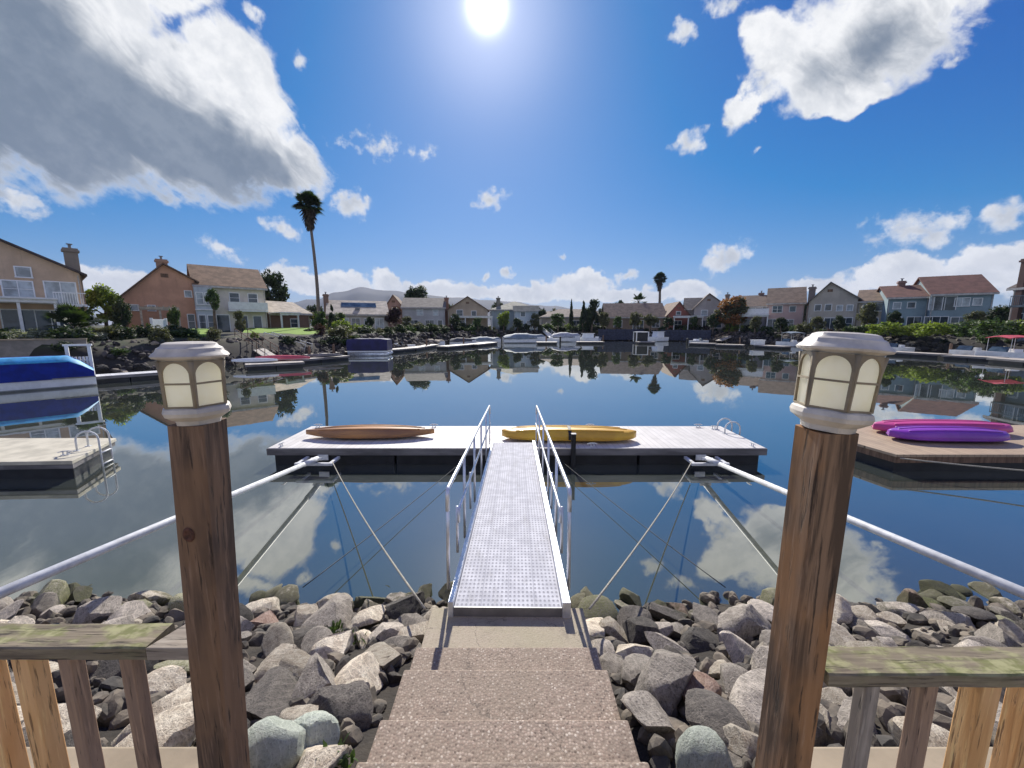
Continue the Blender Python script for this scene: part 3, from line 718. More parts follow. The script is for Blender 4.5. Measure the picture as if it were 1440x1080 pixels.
# ---- kayaks
def kayak(label, loc, rz, L, Wd, Hh, m_, style, stripe=None, group='kayaks lying on docks'):
    t_ = thing('kayak' if style != 'canoe' else 'canoe', label, 'kayak' if style != 'canoe' else 'canoe', loc, rz, group)
    N = 28; rings_ = []; n = 20
    for i in range(N + 1):
        u = i / N * 2 - 1
        if style == 'blunt': wv = (1 - abs(u) ** 5) ** .55; hv = .55 + .45 * (1 - abs(u) ** 3); lift = .06 * abs(u) ** 4
        else: wv = (1 - abs(u) ** 2.4) ** .85; hv = .42 + .58 * (1 - abs(u) ** 2.2); lift = .10 * abs(u) ** 3
        wv = max(wv, .035)
        rg = []
        for k in range(n):
            a = 2 * PI * k / n; cx, sz_ = math.cos(a), math.sin(a)
            # overturned hull: rounded keel side on top, flat rim below
            zz = (abs(sz_) ** .75) * (1 if sz_ > 0 else -.32) * (1 if sz_ > 0 else 1)
            rg.append((u * L / 2, math.copysign(abs(cx) ** .8, cx) * Wd / 2 * wv, Hh * .30 + Hh * .7 * zz * hv + lift * Hh * 1.2))
        rings_.append(rg)
    h = MB().loft(rings_).build('hull', m_, t_, smooth=True)
    # gunwale rim
    for s in (-1, 1):
        pts = []
        for i in range(1, N):
            u = i / N * 2 - 1
            wv = (1 - abs(u) ** 5) ** .55 if style == 'blunt' else (1 - abs(u) ** 2.4) ** .85
            lift = (.06 * abs(u) ** 4 if style == 'blunt' else .10 * abs(u) ** 3)
            pts.append((u * L / 2, s * (Wd / 2 * wv + .003), Hh * .30 + lift * Hh * 1.2))
        MB().tube(pts, .014, 6).build('rim', stripe or m_, t_, smooth=True)
    # keel strip
    pts = []
    for i in range(2, N - 1):
        u = i / N * 2 - 1
        hv = .55 + .45 * (1 - abs(u) ** 3) if style == 'blunt' else .42 + .58 * (1 - abs(u) ** 2.2); lift = (.06 * abs(u) ** 4 if style == 'blunt' else .10 * abs(u) ** 3)
        pts.append((u * L / 2, 0, Hh * .30 + Hh * .7 * hv + lift * Hh * 1.2 + .002))
    MB().tube(pts, .014, 6).build('keel_strip', m_, t_, smooth=True)
    for s in (-1, 1):
        pts = []
        for i in range(3, N - 2):
            u = i / N * 2 - 1
            if style == 'blunt': wv = (1 - abs(u) ** 5) ** .55; hv = .55 + .45 * (1 - abs(u) ** 3); lift = .06 * abs(u) ** 4
            else: wv = (1 - abs(u) ** 2.4) ** .85; hv = .42 + .58 * (1 - abs(u) ** 2.2); lift = .10 * abs(u) ** 3
            ca, sa = math.cos(1.0), math.sin(1.0)
            pts.append((u * L / 2, s * ca ** .8 * Wd / 2 * wv, Hh * .30 + Hh * .7 * sa ** .75 * hv + lift * Hh * 1.2 + .004))
        MB().tube(pts, .016, 6).build('chine_ridge', m_, t_, smooth=True)
    for s in (-1, 1):
        MB().tube([(s * L * .47, -.03, Hh * .42), (s * L * .485, 0, Hh * .46), (s * L * .47, .03, Hh * .42)], .01, 6).build('grab_loop', 'float_black', t_, smooth=True)
    return t_
M['orange'] = mat('kayak_orange', (.50, .24, .08), .5, color2=(.27, .13, .06), nscale=1.6, coat=.1, stretch=(.5, 3, 3))
M['yellow'] = mat('kayak_yellow', (.80, .48, .04), .42, color2=(.64, .34, .03), nscale=1.6, coat=.2)
M['pink'] = mat('kayak_pink', (.62, .07, .26), .42, color2=(.50, .06, .22), nscale=1.6, coat=.1, bump=.15, bscale=9)
M['purple'] = mat('kayak_purple', (.30, .05, .46), .35, color2=(.21, .04, .36), nscale=1.6, coat=.2, bump=.15, bscale=9)
kayak('faded orange kayak lying upside down on the left half of the pale dock', (-3.62, 9.55, DZ), R(1.5), 3.25, .64, .30, 'orange', 'pointed')
yk = kayak('bright yellow kayak with a black strap on the pale dock beside the gangway', (1.42, 9.35, DZ), R(-2), 3.35, .70, .33, 'yellow', 'blunt')
sb = MB(); pts = []
for k in range(13):
    a = PI * k / 12; pts.append((math.cos(a) * .375, abs(math.sin(a)) ** .75 * .240 + .103))
sb.loft([[(x_, y_, z_) for y_, z_ in pts] for x_ in (-.04, .04)], cap=False, closed=False)
so_ = sb.build('strap', 'float_black', yk, (.0, 0, 0)); sm = so_.modifiers.new('s', 'SOLIDIFY'); sm.thickness = .012
browndeck = plank_mat('tan_deck_boards', (.44, .33, .22), (.38, .28, .19), (.12, .09, .06), 7.0)
rd = thing('floating_dock', 'brown boarded neighbouring dock at right carrying pink and purple kayaks', 'dock')
rdp = [(8.0, 8.35), (8.0, 8.35)]
rd_poly = [(8.55, 8.22), (19, 8.22), (19, 10.8), (9.3, 10.8), (8.30, 9.55)]
def prism(poly, z0, z1): 
    n = len(poly); return MB().add([(x, y, z0) for x, y in poly] + [(x, y, z1) for x, y in poly], [tuple(reversed(range(n))), tuple(range(n, 2 * n))] + [(i, (i + 1) % n, (i + 1) % n + n, i + n) for i in range(n)])
prism(rd_poly, .36, .42).build('deck', browndeck, rd, bevel=.006)
prism([((x - 13) * .997 + 13, (y - 9.5) * .985 + 9.5) for x, y in rd_poly], .22, .358).build('fascia', 'brown_wood', rd)
prism([((x - 13) * .985 + 13, (y - 9.5) * .93 + 9.5) for x, y in rd_poly], -.1, .218).build('float', 'float_black', rd)
kayak('glossy pink kayak behind the purple one on the brown dock', (11.45, 9.98, .42), R(-2), 3.5, .72, .33, 'pink', 'blunt')
kayak('glossy purple kayak at the front edge of the brown dock', (10.85, 9.30, .42), R(-3), 2.75, .70, .33, 'purple', 'blunt')

ldock = thing('floating_dock', 'cream topped neighbouring dock at the left with a hooped ladder', 'dock')
lpoly = [(-26, 7.45), (-9.55, 7.75), (-10.15, 9.45), (-10.5, 10.45), (-26, 10.4)]
lpoly = [(-30, 7.3), (-10.1, 7.95), (-9.35, 8.25), (-10.1, 9.6), (-12.0, 10.55), (-30, 10.2)]
lpoly = [(-26, 7.0), (-9.33, 7.82), (-10.1, 9.5), (-26, 9.5)]
prism(lpoly, .34, .42).build('deck', mat('cream_deck', (.52, .48, .38), .85, var=.12, nscale=2, bump=.3, bscale=40), ldock, bevel=.008)
prism([((x + 15) * .996 - 15, (y - 8.5) * .97 + 8.5) for x, y in lpoly], .24, .338).build('fascia', 'fascia', ldock)
prism([((x + 15) * .985 - 15, (y - 8.5) * .9 + 8.5) for x, y in lpoly], -.2, .238).build('float', 'float_black', ldock, bevel=.02)
cleat((-9.9, 8.2, .42), ldock, .5)
cleat((-11.3, 7.95, .42), ldock, .5)
ladder('dock_ladder', 'hooped white metal ladder at the tip of the cream neighbouring dock', (-9.75, 8.75, .42), R(-70), h=.4)

# ================================================================== RAILINGS WITH POSTS AND LANTERNS
def leaning_post(xb, zb, xt, zt, yf, m_, parent, w_=.089):
    n = 24; rings_ = []
    for i in range(n + 1):
        f_ = i / n; cx = xb + (xt - xb) * f_; z = zb + (zt - zb) * f_
        c_ = .006
        rings_.append([(cx + sx_, yf + w_ / 2 + sy_, z) for sx_, sy_ in ((-w_/2 + c_, -w_/2), (w_/2 - c_, -w_/2), (w_/2, -w_/2 + c_), (w_/2, w_/2 - c_), (w_/2 - c_, w_/2), (-w_/2 + c_, w_/2), (-w_/2, w_/2 - c_), (-w_/2, -w_/2 + c_))])
    return MB().loft(rings_).build('post', m_, parent)
rl = thing('wooden_railing', 'weathered wooden railing with lichen cap, left of the stairs', 'railing')
rr = thing('wooden_railing', 'weathered mossy wooden railing with two new balusters, right of the stairs', 'railing')
ZP = 3.008
def xlean(z): return -.800 + (z - 3.0) * .045
leaning_post(xlean(1.2), 1.2, xlean(ZP), ZP, .91, 'post_wood', rl)
leaning_post(.733, 1.2, .743, ZP + .0, .84, 'post_wood2', rr)
# knot in the left post
kn = MB(); kn.loft([[(.0125 * s_ * math.cos(a), -d_, .016 * s_ * math.sin(a)) for a in [2 * PI * k / 16 for k in range(16)]] for s_, d_ in ((1.25, .0004), (1.05, .003), (.8, .0035), (.45, .001))], cap=True)
kn.build('knot', mat('knot_wood', (.09, .035, .02), .8, var=.3, nscale=80), rl, (xlean(2.75) - .01, .909, 2.725))
def cap_rail(x0, x1, yn, zt, parent, m_, name='cap_rail', seed=0, w_=.089):
    r_ = random.Random(seed); n = 40; rings_ = []
    for i in range(n + 1):
        x = x0 + (x1 - x0) * i / n; j1, j2, j3 = (r_.uniform(-.0015, .0015) for _ in range(3))
        rings_.append([(x, yn + j1, zt - .036), (x, yn + j1, zt - .004 + j3 * .6), (x, yn + .004 + j1, zt + j3 * .6), (x, yn + w_ - .004 + j2, zt + j2), (x, yn + w_ + j2, zt - .004), (x, yn + w_ + j2, zt - .036)])
    return MB().loft(rings_).build(name, m_, parent)
zc = CAM_H - .855
cap_rail(-3.2, -.985, .915, zc, rl, 'cap_wood', seed=1)
# short grey end block that meets the post with a slanted joint
MB().add([(-.983, .913, zc - .036), (-.858, .913, zc - .036), (-.858, 1.004, zc - .036), (-.945, 1.004, zc - .036), (-.983, .913, zc + .001), (-.858, .913, zc + .001), (-.858, 1.004, zc + .001), (-.945, 1.004, zc + .001)],
         [(0, 3, 2, 1), (4, 5, 6, 7), (0, 1, 5, 4), (1, 2, 6, 5), (2, 3, 7, 6), (3, 0, 4, 7)]).build('cap_end', 'capend_wood', rl, bevel=.002)
zr = CAM_H - .862
cap_rail(.795, 3.2, .842, zr, rr, 'cap_wood', seed=2)
def baluster(px, parent, m_, yc, zt, wd=.038, z0=1.3):
    x = px; MB().box(-wd / 2, wd / 2, -wd / 2, wd / 2, z0, zt).build('baluster', m_, parent, (x, yc, 0), 0, bevel=.003)
def bx(px, py, Y): return PY(px, py, Y).x
for px, m_, wd in ((-2, 'bal_new', .045), (57, 'bal_new', .046), (115, 'bal_old', .036), (199, 'bal_old', .036)):
    baluster(bx(px - 8, 960, .955), rl, m_, .955, zc - .0362, wd)
for k in range(1, 8): baluster(bx(-2, 960, .955) - .115 * k, rl, 'bal_old', .955, zc - .0362, .038)
for px, m_, wd in ((1208, 'bal_grey', .036), (1288, 'bal_old', .036), (1366, 'bal_new', .050), (1432, 'bal_new', .046)):
    baluster(bx(px + 8, 985, .885), rr, m_, .885, zr - .0362, wd)
for k in range(1, 8): baluster(bx(1432, 985, .885) + .115 * k, rr, 'bal_old', .885, zr - .0362, .038)
MB().box(-3.2, -.9, .94, .975, 1.62, 1.70).build('bottom_rail', 'bal_old', rl, bevel=.003)
MB().box(.80, 3.2, .868, .903, 1.60, 1.68).build('bottom_rail', 'bal_old', rr, bevel=.003)

def lantern(label, loc, rz, tilt, s, zs):
    t_ = thing('post_lantern', label, 'lantern', loc, rz, 'lanterns on the two gate posts')
    t_.rotation_euler = (tilt[0], tilt[1], rz); t_.scale = (1, 1, zs)
    def hexr(r, z, n=6, ph=0): return [(r * math.cos(2 * PI * k / n + ph), r * math.sin(2 * PI * k / n + ph), z) for k in range(n)]
    def rnd6(r, z, m=8):   # hexagon with rounded corners
        out_ = []
        for k in range(6):
            a0 = PI / 3 * k
            for j in range(m):
                a = a0 + PI / 3 * j / m; loc_a = (a - a0) - PI / 6
                rr_ = r * (math.cos(PI / 6) / math.cos(loc_a)); rr_ = rr_ * .55 + r * .92 * .45
                out_.append((rr_ * math.cos(a), rr_ * math.sin(a), z))
        return out_
    # base: foot, flare
    MB().loft([rnd6(.050 * s, 0), rnd6(.052 * s, .010 * s), rnd6(.060 * s, .014 * s), rnd6(.074 * s, .022 * s), rnd6(.077 * s, .030 * s), rnd6(.074 * s, .038 * s), rnd6(.067 * s, .042 * s)]).build('base', 'lamp_frame', t_, autos=35)
    z0, z1, r = .042 * s, .142 * s, .066 * s
    def rad(z): # slight waist flare towards the top
        f_ = (z - z0) / (z1 - z0); return r * (1 + .05 * f_ ** 2)
    ap = math.cos(PI / 6)
    for k in range(6):
        a = PI / 3 * k + PI / 6; n_ = Vector((math.cos(a), math.sin(a), 0)); tn = Vector((-math.sin(a), math.cos(a), 0))
        hw = r * .5
        # pane
        pb = MB(); pb.add([tn * (q * hw * .96) + n_ * (rad(z) * ap - .0025 * s) + Vector((0, 0, z)) for z in (z0, z1) for q in (-1, 1)], [(0, 1, 3, 2)])
        pb.build('pane', 'cream_panel', t_)
        fr = MB()
        def strip(pts2, o_=.0005, th=.004):   # pts2: list of quads in (u,z)
            for qd in pts2:
                inner = [tn * u_ + n_ * (rad(z_) * ap - o_ * s) + Vector((0, 0, z_)) for u_, z_ in qd]
                outer = [p_ + n_ * th * s for p_ in inner]
                m_ = len(qd); fr.add(inner + outer, [tuple(range(m_, 2 * m_))] + [(i, (i + 1) % m_, (i + 1) % m_ + m_, i + m_) for i in range(m_)])
        bw = .0042 * s
        strip([[(-hw, z0), (-hw + bw, z0), (-hw + bw, z1), (-hw, z1)], [(hw - bw, z0), (hw, z0), (hw, z1), (hw - bw, z1)]])
        zm = z0 + .052 * s; strip([[(-hw + bw, zm - bw * .45), (hw - bw, zm - bw * .45), (hw - bw, zm + bw * .45), (-hw + bw, zm + bw * .45)]], th=.005)
        strip([[(-hw + bw, z0), (hw - bw, z0), (hw - bw, z0 + .003 * s), (-hw + bw, z0 + .003 * s)]])
        # spandrels above the arch
        za_ = z1 - .030 * s; ra = hw - bw
        for sg in (-1, 1):
            for j in range(8):
                a1, a2 = PI / 2 * j / 8, PI / 2 * (j + 1) / 8
                p1 = (sg * ra * math.cos(a1), za_ + .026 * s * math.sin(a1)); p2 = (sg * ra * math.cos(a2), za_ + .026 * s * math.sin(a2))
                strip([[p1, (p1[0], z1), (p2[0], z1), p2]])
        fr.build('frame', 'lamp_rib', t_)
    for k in range(6):
        a = PI / 3 * k; MB().tube([(rad(z) * math.cos(a), rad(z) * math.sin(a), z) for z in (z0, z0 + .04 * s, z1 - .03 * s, z1)], [.0035 * s, .0030 * s, .0035 * s, .0065 * s], 8).build('corner_bar', 'lamp_rib', t_, smooth=True)
    roof_ = [(.069, .1422), (.074, .146), (.084, .148), (.087, .152), (.082, .157), (.076, .161), (.072, .168), (.064, .172), (.060, .1775), (.052, .180), (.02, .1815)]
    MB().loft([rnd6(a_ * s, b_ * s) for a_, b_ in roof_]).build('lantern_cap', 'lamp_frame', t_, autos=30)
    return t_
lantern('cream and tan hexagonal lantern on the left wooden post', (xlean(ZP) + .004, .955, ZP + .0005), R(7), (0, 0), 1.0, 1.12)
lantern('tilted cream and tan hexagonal lantern on the right wooden post', (.745, .885, ZP + .0005), R(12), (0, R(5)), 1.07, 1.17)

# ================================================================== HOUSES
def house(key, label, pl, pr, z0, blocks, wins, chims=(), extra=None):
    """pl/pr: plan ends of the front wall. blocks: (kind, fx0, fx1, y0, y1, h..., wallcol, roofcol)."""
    pl, pr = Vector(pl), Vector(pr); W = (pr - pl).length; rz = math.atan2(pr.y - pl.y, pr.x - pl.x)
    t_ = thing('house', label, 'house', (pl.x, pl.y, z0), rz)
    zofs = 0
    for bi, bk in enumerate(blocks):
        kind, f0, f1, y0, y1, hh, wc, rc = bk; x0, x1 = f0 * W, f1 * W
        wm, rm = stucco(wc), roof_mat(rc); o_ = .45; th = .18
        wb = MB(); rb = MB(); b0 = -1.0 - .01 * bi
        if kind == 'gy':       # gable to the front
            hL, hR, hP, fp = hh; xp = x0 + (x1 - x0) * fp
            prof = [(x0, b0), (x1, b0), (x1, hR), (xp, hP), (x0, hL)]
            n = 5; wb.add([(x, y, z) for y in (y0, y1) for x, z in prof], [tuple(reversed(range(n))), tuple(range(n, 2 * n))] + [(i, (i + 1) % n, (i + 1) % n + n, i + n) for i in range(n)])
            for (xa_, ha, xb_, hb) in ((x0, hL, xp, hP), (x1, hR, xp, hP)):
                sl_ = (hb - ha) / (xb_ - xa_); dx = math.copysign(o_, xa_ - xb_)
                a_ = (xa_ + dx, ha + sl_ * dx); b2 = (xb_, hb)
                pf = [(a_[0], a_[1] + .02), (b2[0], b2[1] + .02), (b2[0], b2[1] + .02 + th), (a_[0], a_[1] + .02 + th)]
                rb.add([(x, y, z) for y in (y0 - o_, y1 + o_) for x, z in pf], [(3, 2, 1, 0), (4, 5, 6, 7)] + [(i, (i + 1) % 4, (i + 1) % 4 + 4, i + 4) for i in range(4)])
        elif kind == 'gx':     # ridge parallel to the front
            hF, hB, hP = hh; yp = (y0 + y1) / 2
            prof = [(y0, b0), (y1, b0), (y1, hB), (yp, hP), (y0, hF)]
            n = 5; wb.add([(x, y, z) for x in (x0, x1) for y, z in prof], [tuple(reversed(range(n))), tuple(range(n, 2 * n))] + [(i, (i + 1) % n, (i + 1) % n + n, i + n) for i in range(n)])
            for (ya, ha) in ((y0, hF), (y1, hB)):
                sl_ = (hP - ha) / (yp - ya); dy = math.copysign(o_, ya - yp)
                pf = [(ya + dy, ha + sl_ * dy + .02), (yp, hP + .02), (yp, hP + .02 + th), (ya + dy, ha + sl_ * dy + .02 + th)]
                rb.add([(x, y, z) for x in (x0 - .3, x1 + .3) for y, z in pf], [(3, 2, 1, 0), (4, 5, 6, 7)] + [(i, (i + 1) % 4, (i + 1) % 4 + 4, i + 4) for i in range(4)])
        elif kind == 'hip':
            hE, hP = hh; wb.box(x0, x1, y0, y1, b0, hE)
            m_ = min(x1 - x0, y1 - y0) / 2 + o_ - .02
            X0, X1, Y0, Y1 = x0 - o_, x1 + o_, y0 - o_, y1 + o_
            if x1 - x0 >= y1 - y0: r1, r2 = (X0 + m_, (y0 + y1) / 2), (X1 - m_, (y0 + y1) / 2)
            else: r1, r2 = ((x0 + x1) / 2, Y0 + m_), ((x0 + x1) / 2, Y1 - m_)
            vs_ = [(X0, Y0, hE + .005), (X1, Y0, hE + .005), (X1, Y1, hE + .005), (X0, Y1, hE + .005), (X0, Y0, hE + .16), (X1, Y0, hE + .16), (X1, Y1, hE + .16), (X0, Y1, hE + .16), (*r1, hP), (*r2, hP)]
            if x1 - x0 >= y1 - y0: fs_ = [(4, 5, 9, 8), (5, 6, 9), (6, 7, 8, 9), (7, 4, 8)]
            else: fs_ = [(4, 5, 8), (5, 6, 9, 8), (6, 7, 9), (7, 4, 8, 9)]
            rb.add(vs_, fs_ + [(3, 2, 1, 0)] + [(i, (i + 1) % 4, (i + 1) % 4 + 4, i + 4) for i in range(4)])
        elif kind == 'flat':
            wb.box(x0, x1, y0, y1, b0, hh[0]); rb.box(x0 - .25, x1 + .25, y0 - .25, y1 + .25, hh[0] + .004, hh[0] + .2)
        wb.build('wall', wm, t_); ro = rb.build('roof', rm, t_)
        # white fascia board under the front eave
        if kind in ('gx', 'hip', 'flat'):
            he = hh[0] if kind != 'gx' else hh[0] - (hh[2] - hh[0]) / ((y1 - y0) / 2) * o_
            MB().box(x0 - (.3 if kind == 'gx' else o_), x1 + (.3 if kind == 'gx' else o_), y0 - o_ - .035, y0 - o_ - .004, he - .08, he + .17).build('fascia', mat('fascia_paint', (.5, .47, .43), .7), t_)
    for (kind, f0, f1, y0, y1, hh, wc, rc) in blocks:
        for xx in (f0 * W + .14, f1 * W - .14):
            MB().tube([(xx, y0 - .08, -.5), (xx, y0 - .08, hh[0] - .45), (xx, y0 - .30, hh[0] - .22)], .045, 6).build('downpipe', mat('fascia_paint', (.5, .47, .43), .7), t_)
        if kind == 'gy': xp = f0 * W + (f1 - f0) * W * hh[3]; MB().box(xp - .35, xp + .35, y0 - .05, y0 - .004, hh[2] - 1.5, hh[2] - 1.05).build('gable_vent', 'brown_wood', t_)
    for (fx, z, w_, h_, y_, kind) in wins:
        x = fx * W; m_ = 'glass_dark' if 'l' not in kind else 'glass_lite'
        nm = 'door' if 'd' in kind else 'window'
        f_ = MB(); q = .09
        f_.box(x - w_/2 - q, x + w_/2 + q, y_ - .07, y_ - .003, z + h_, z + h_ + q).box(x - w_/2 - q, x - w_/2, y_ - .07, y_ - .003, z, z + h_).box(x + w_/2, x + w_/2 + q, y_ - .07, y_ - .003, z, z + h_)
        if nm == 'window': f_.box(x - w_/2 - q - .03, x + w_/2 + q + .03, y_ - .11, y_ - .003, z - q, z - .001)
        nmull = max(1, round(w_ / .9))
        for k in range(1, nmull): xm = x - w_/2 + w_ * k / nmull; f_.box(xm - .03, xm + .03, y_ - .06, y_ - .032, z, z + h_)
        if h_ > 1.1 and nm == 'window': f_.box(x - w_/2, x + w_/2, y_ - .055, y_ - .034, z + h_ * .5 - .02, z + h_ * .5 + .02)
        fo = f_.build(nm, 'white_paint', t_)
        MB().box(x - w_/2, x + w_/2, y_ - .03, y_ - .004, z + .001, z + h_ - .001).build('pane', m_, fo)
    for (fx, y_, w_, ztop, c_) in chims:
        x = fx * W; cb_ = MB().box(x - w_/2, x + w_/2, y_ - .35, y_ + .35, -1, ztop - .35).box(x - w_/2 - .12, x + w_/2 + .12, y_ - .47, y_ + .47, ztop - .349, ztop - .15).box(x - w_/2 - .04, x + w_/2 + .04, y_ - .39, y_ + .39, ztop - .149, ztop)
        ch = cb_.build('chimney', stucco(c_), t_); MB().tube([(x, y_, ztop), (x, y_, ztop + .35)], .11, 8).box(x - .2, x + .2, y_ - .2, y_ + .2, ztop + .351, ztop + .41).build('flue', 'steel_dark', ch)
    if extra: extra(t_, W)
    return t_
def patio_cover(t_, x0, x1, y0, y1, h, m_='white_paint', nposts=3, slats=True):
    pc = MB().box(x0, x1, y0, y0 + .12, h - .28, h).box(x0, x1, y1 - .12, y1, h - .28, h)
    if slats:
        n = int((x1 - x0) / .5)
        for k in range(n): pc.box(x0 + k * .5, x0 + k * .5 + .08, y0 - .3, y1, h + .003, h + .14)
    else: pc.box(x0 - .1, x1 + .1, y0 - .2, y1, h + .003, h + .14)
    o_ = pc.build('patio_cover', m_, t_)
    for k in range(nposts): x = x0 + .12 + (x1 - x0 - .24) * k / max(1, nposts - 1); MB().box(x - .09, x + .09, y0 + .125, y0 + .30, -1, h - .001).build('support', m_, o_)
def balcony(t_, x0, x1, y, z, dp=1.4, m_='white_paint', solid=False):
    b_ = MB().box(x0, x1, y - dp, y - .004, z - .22, z); o_ = b_.build('balcony', m_, t_)
    g_ = MB().box(x0, x1, y - dp, y - dp + .07, z + .95, z + 1.03)
    if solid: g_.box(x0, x1, y - dp + .01, y - dp + .06, z + .05, z + .949)
    else:
        n = int((x1 - x0) / .16)
        for k in range(n): g_.box(x0 + k * .16, x0 + k * .16 + .035, y - dp + .015, y - dp + .05, z + .003, z + .949)
    g_.build('balustrade', m_, o_)
Z0 = 2.45
peach, salmon, cream, white_w, lgrey, bgrey, beige = (.60, .43, .29), (.60, .34, .22), (.68, .62, .52), (.62, .62, .60), (.48, .47, .46), (.25, .33, .36), (.52, .44, .32)
r_brown, r_dark, r_tan, r_red, r_grey = (.20, .13, .09), (.09, .07, .065), (.40, .34, .27), (.17, .08, .06), (.17, .15, .135)
def p2(px, Y): return (GX(px, Y), Y)
def ex1(t_, W):
    patio_cover(t_, W * .28, W * .84, -3.2, -.05, 3.0, 'white_paint', 4, False)
    balcony(t_, W * .83, W * 1.01, 0, 2.75, 1.3)
house('h1', 'peach two storey house at far left with dark trimmed gable and white balcony', p2(-187, 28.5), p2(124, 37), Z0,
    [('gy', 0, 1, 0, 11, (5.6, 5.6, 8.5, .5), peach, r_dark)],
    [(.66, 3.3, 1.6, 1.3, 0, 'l'), (.70, 5.0, .8, .8, 0, 'l'), (.53, 4.3, .9, .7, 0, ''), (.88, 2.8, 1.8, 1.9, 0, 'dl'), (.72, 0, 3.6, 2.15, 0, 'd'), (.3, 3.3, 1.6, 1.2, 0, '')],
    [(.975, 1.4, .9, 8.0, (.28, .23, .18))], ex1)
def ex2(t_, W):
    balcony(t_, W * .70, W * 1.0, 0, 2.9, 1.1, 'white_paint', True)
    # projecting two storey bay
    MB().box(W * .475, W * .60, -.9, -.004, -1, 5.6).build('bay', stucco((.50, .54, .56)), t_)
    MB().box(W * .47, W * .605, -1.05, -.91, 2.75, 2.9).build('bay_band', 'white_paint', t_)
    patio_cover(t_, W * .13, W * .36, -4.5, -1.2, 2.9, mat('pergola_cream', (.55, .48, .38), .8), 3, True)
house('h2', 'salmon and white two storey house with brown tile roof at left', p2(168, 45), p2(377, 55), Z0,
    [('gy', 0, .49, 0, 10, (3.6, 6.4, 8.1, .62), salmon, r_brown), ('gx', .492, 1.0, .05, 9.5, (6.0, 6.0, 8.8), cream, (.27, .17, .10))],
    [(.1, 2.6, .6, .6, 0, 'l'), (.2, 2.6, .6, .6, 0, 'l'), (.44, 4.4, .6, .7, 0, 'l'), (.51, 3.5, .6, 1.4, -.9, 'l'), (.57, 3.5, .6, 1.4, -.9, 'l'), (.51, .4, .6, 1.7, -.9, ''), (.57, .4, .6, 1.7, -.9, ''), (.44, .5, .6, 1.7, 0, ''),
     (.66, 0, 1.3, 2.2, .05, 'd'), (.76, 3.9, 1.0, 1.2, .05, ''), (.90, 3.9, 1.0, 1.2, .05, ''), (.80, 0, 1.2, 2.1, .05, 'd'), (.92, 0, .9, 2.1, .05, 'd')],
    [(.30, 2.5, 1.1, 9.0, (.40, .26, .18))], ex2)
def ex2b(t_, W): patio_cover(t_, W * .02, W * .45, -2.6, -.05, 2.6, 'white_paint', 2, False)
house('garage', 'low tan roofed brown garage wing beside the tall palm', p2(379, 56), p2(436, 62), Z0,
    [('gx', 0, 1, 0, 8, (2.7, 2.7, 4.4), (.22, .13, .09), r_tan)], [(.6, .6, 1.2, 1.2, 0, '')], [], ex2b)
def ex3(t_, W):
    # dark solar panel lying on the front roof slope
    import math as m_; sl_ = (5.6 - 3.0) / 5.0
    y0_, y1_ = 2.2, 3.9; z_ = lambda y: 3.0 + .02 + .18 + .03 + sl_ * y
    b_ = MB(); vs_ = [(x, y, z_(y) + dz) for dz in (0, .06) for x, y in ((W * .22, y0_), (W * .82, y0_), (W * .82, y1_), (W * .22, y1_))]
    b_.add(vs_, [(3, 2, 1, 0), (4, 5, 6, 7)] + [(i, (i + 1) % 4, (i + 1) % 4 + 4, i + 4) for i in range(4)]); b_.build('solar_panel', 'glass_dark', t_)
    MB().box(W * .45, W * .53, 1.0, 1.6, 3.5, 4.25).build('skylight', 'steel_dark', t_)
house('h3', 'single storey white house with pale roof and dark solar panel', p2(462, 72), p2(546, 76), Z0,
    [('gx', 0, 1, 0, 10, (3.0, 3.0, 5.6), (.55, .5, .44), (.55, .48, .38))],
    [(.25, .7, 1.6, 1.5, 0, 'l'), (.45, .5, 1.4, 1.7, 0, ''), (.65, .6, 1.2, 1.5, 0, 'l'), (.85, 0, 1.5, 2.2, 0, 'dl')], [(-.03, 4, .9, 6.8, (.3, .2, .15))], ex3)
house('h4', 'grey walled two storey house with salmon gable and brown roof', p2(538, 84), p2(626, 86), Z0 - .1,
    [('gy', 0, .32, 1, 9, (4.0, 5.0, 7.4, .55), (.42, .26, .2), r_brown), ('gx', .322, 1, 0, 9, (4.9, 4.9, 7.0), lgrey, r_grey)],
    [(.6, 3.2, 1.2, 1.2, 0, 'l'), (.85, 3.2, 1.0, 1.2, 0, 'l'), (.5, .6, 1.6, 1.5, 0, ''), (.75, 0, 1.8, 2.1, 0, 'd'), (.92, 0, .9, 2.1, 0, 'd')], [(1.03, 3, .9, 7.2, (.3, .17, .12))])
def ex5(t_, W): patio_cover(t_, W * .1, W * 1.1, -3, -.05, 2.9, 'white_paint', 4, False)
house('h5', 'tan house with front gable and long white patio cover', p2(630, 88), p2(686, 89), Z0 - .1,
    [('gy', 0, 1, 0, 10, (4.4, 4.4, 7.3, .5), (.42, .33, .23), r_brown)],
    [(.3, 3.1, 1.3, 1.3, 0, ''), (.65, 3.1, 1.0, 1.1, 0, ''), (.3, 0, 2, 2.1, 0, 'd'), (.7, .5, 1.5, 1.5, 0, '')], [], ex5)
house('h6', 'pale blue two storey house with wide grey green hip roof', p2(690, 93), p2(772, 93), Z0 - .1,
    [('hip', 0, .82, 1, 12, (4.6, 7.0), (.36, .42, .46), (.25, .25, .2)), ('gx', .40, .80, -1.5, .95, (4.6, 4.6, 5.4), (.48, .55, .60), (.25, .25, .2))],
    [(.55, 3.1, 1.0, 1.0, -1.5, ''), (.5, .1, 1.5, 2.0, -1.5, 'd'), (.66, .4, 1.2, 1.6, -1.5, 'l'), (.75, .3, .9, 1.7, -1.5, ''), (.2, .6, 1.6, 1.4, 1, '')], [(.12, 5, .9, 7.8, (.2, .19, .16))])
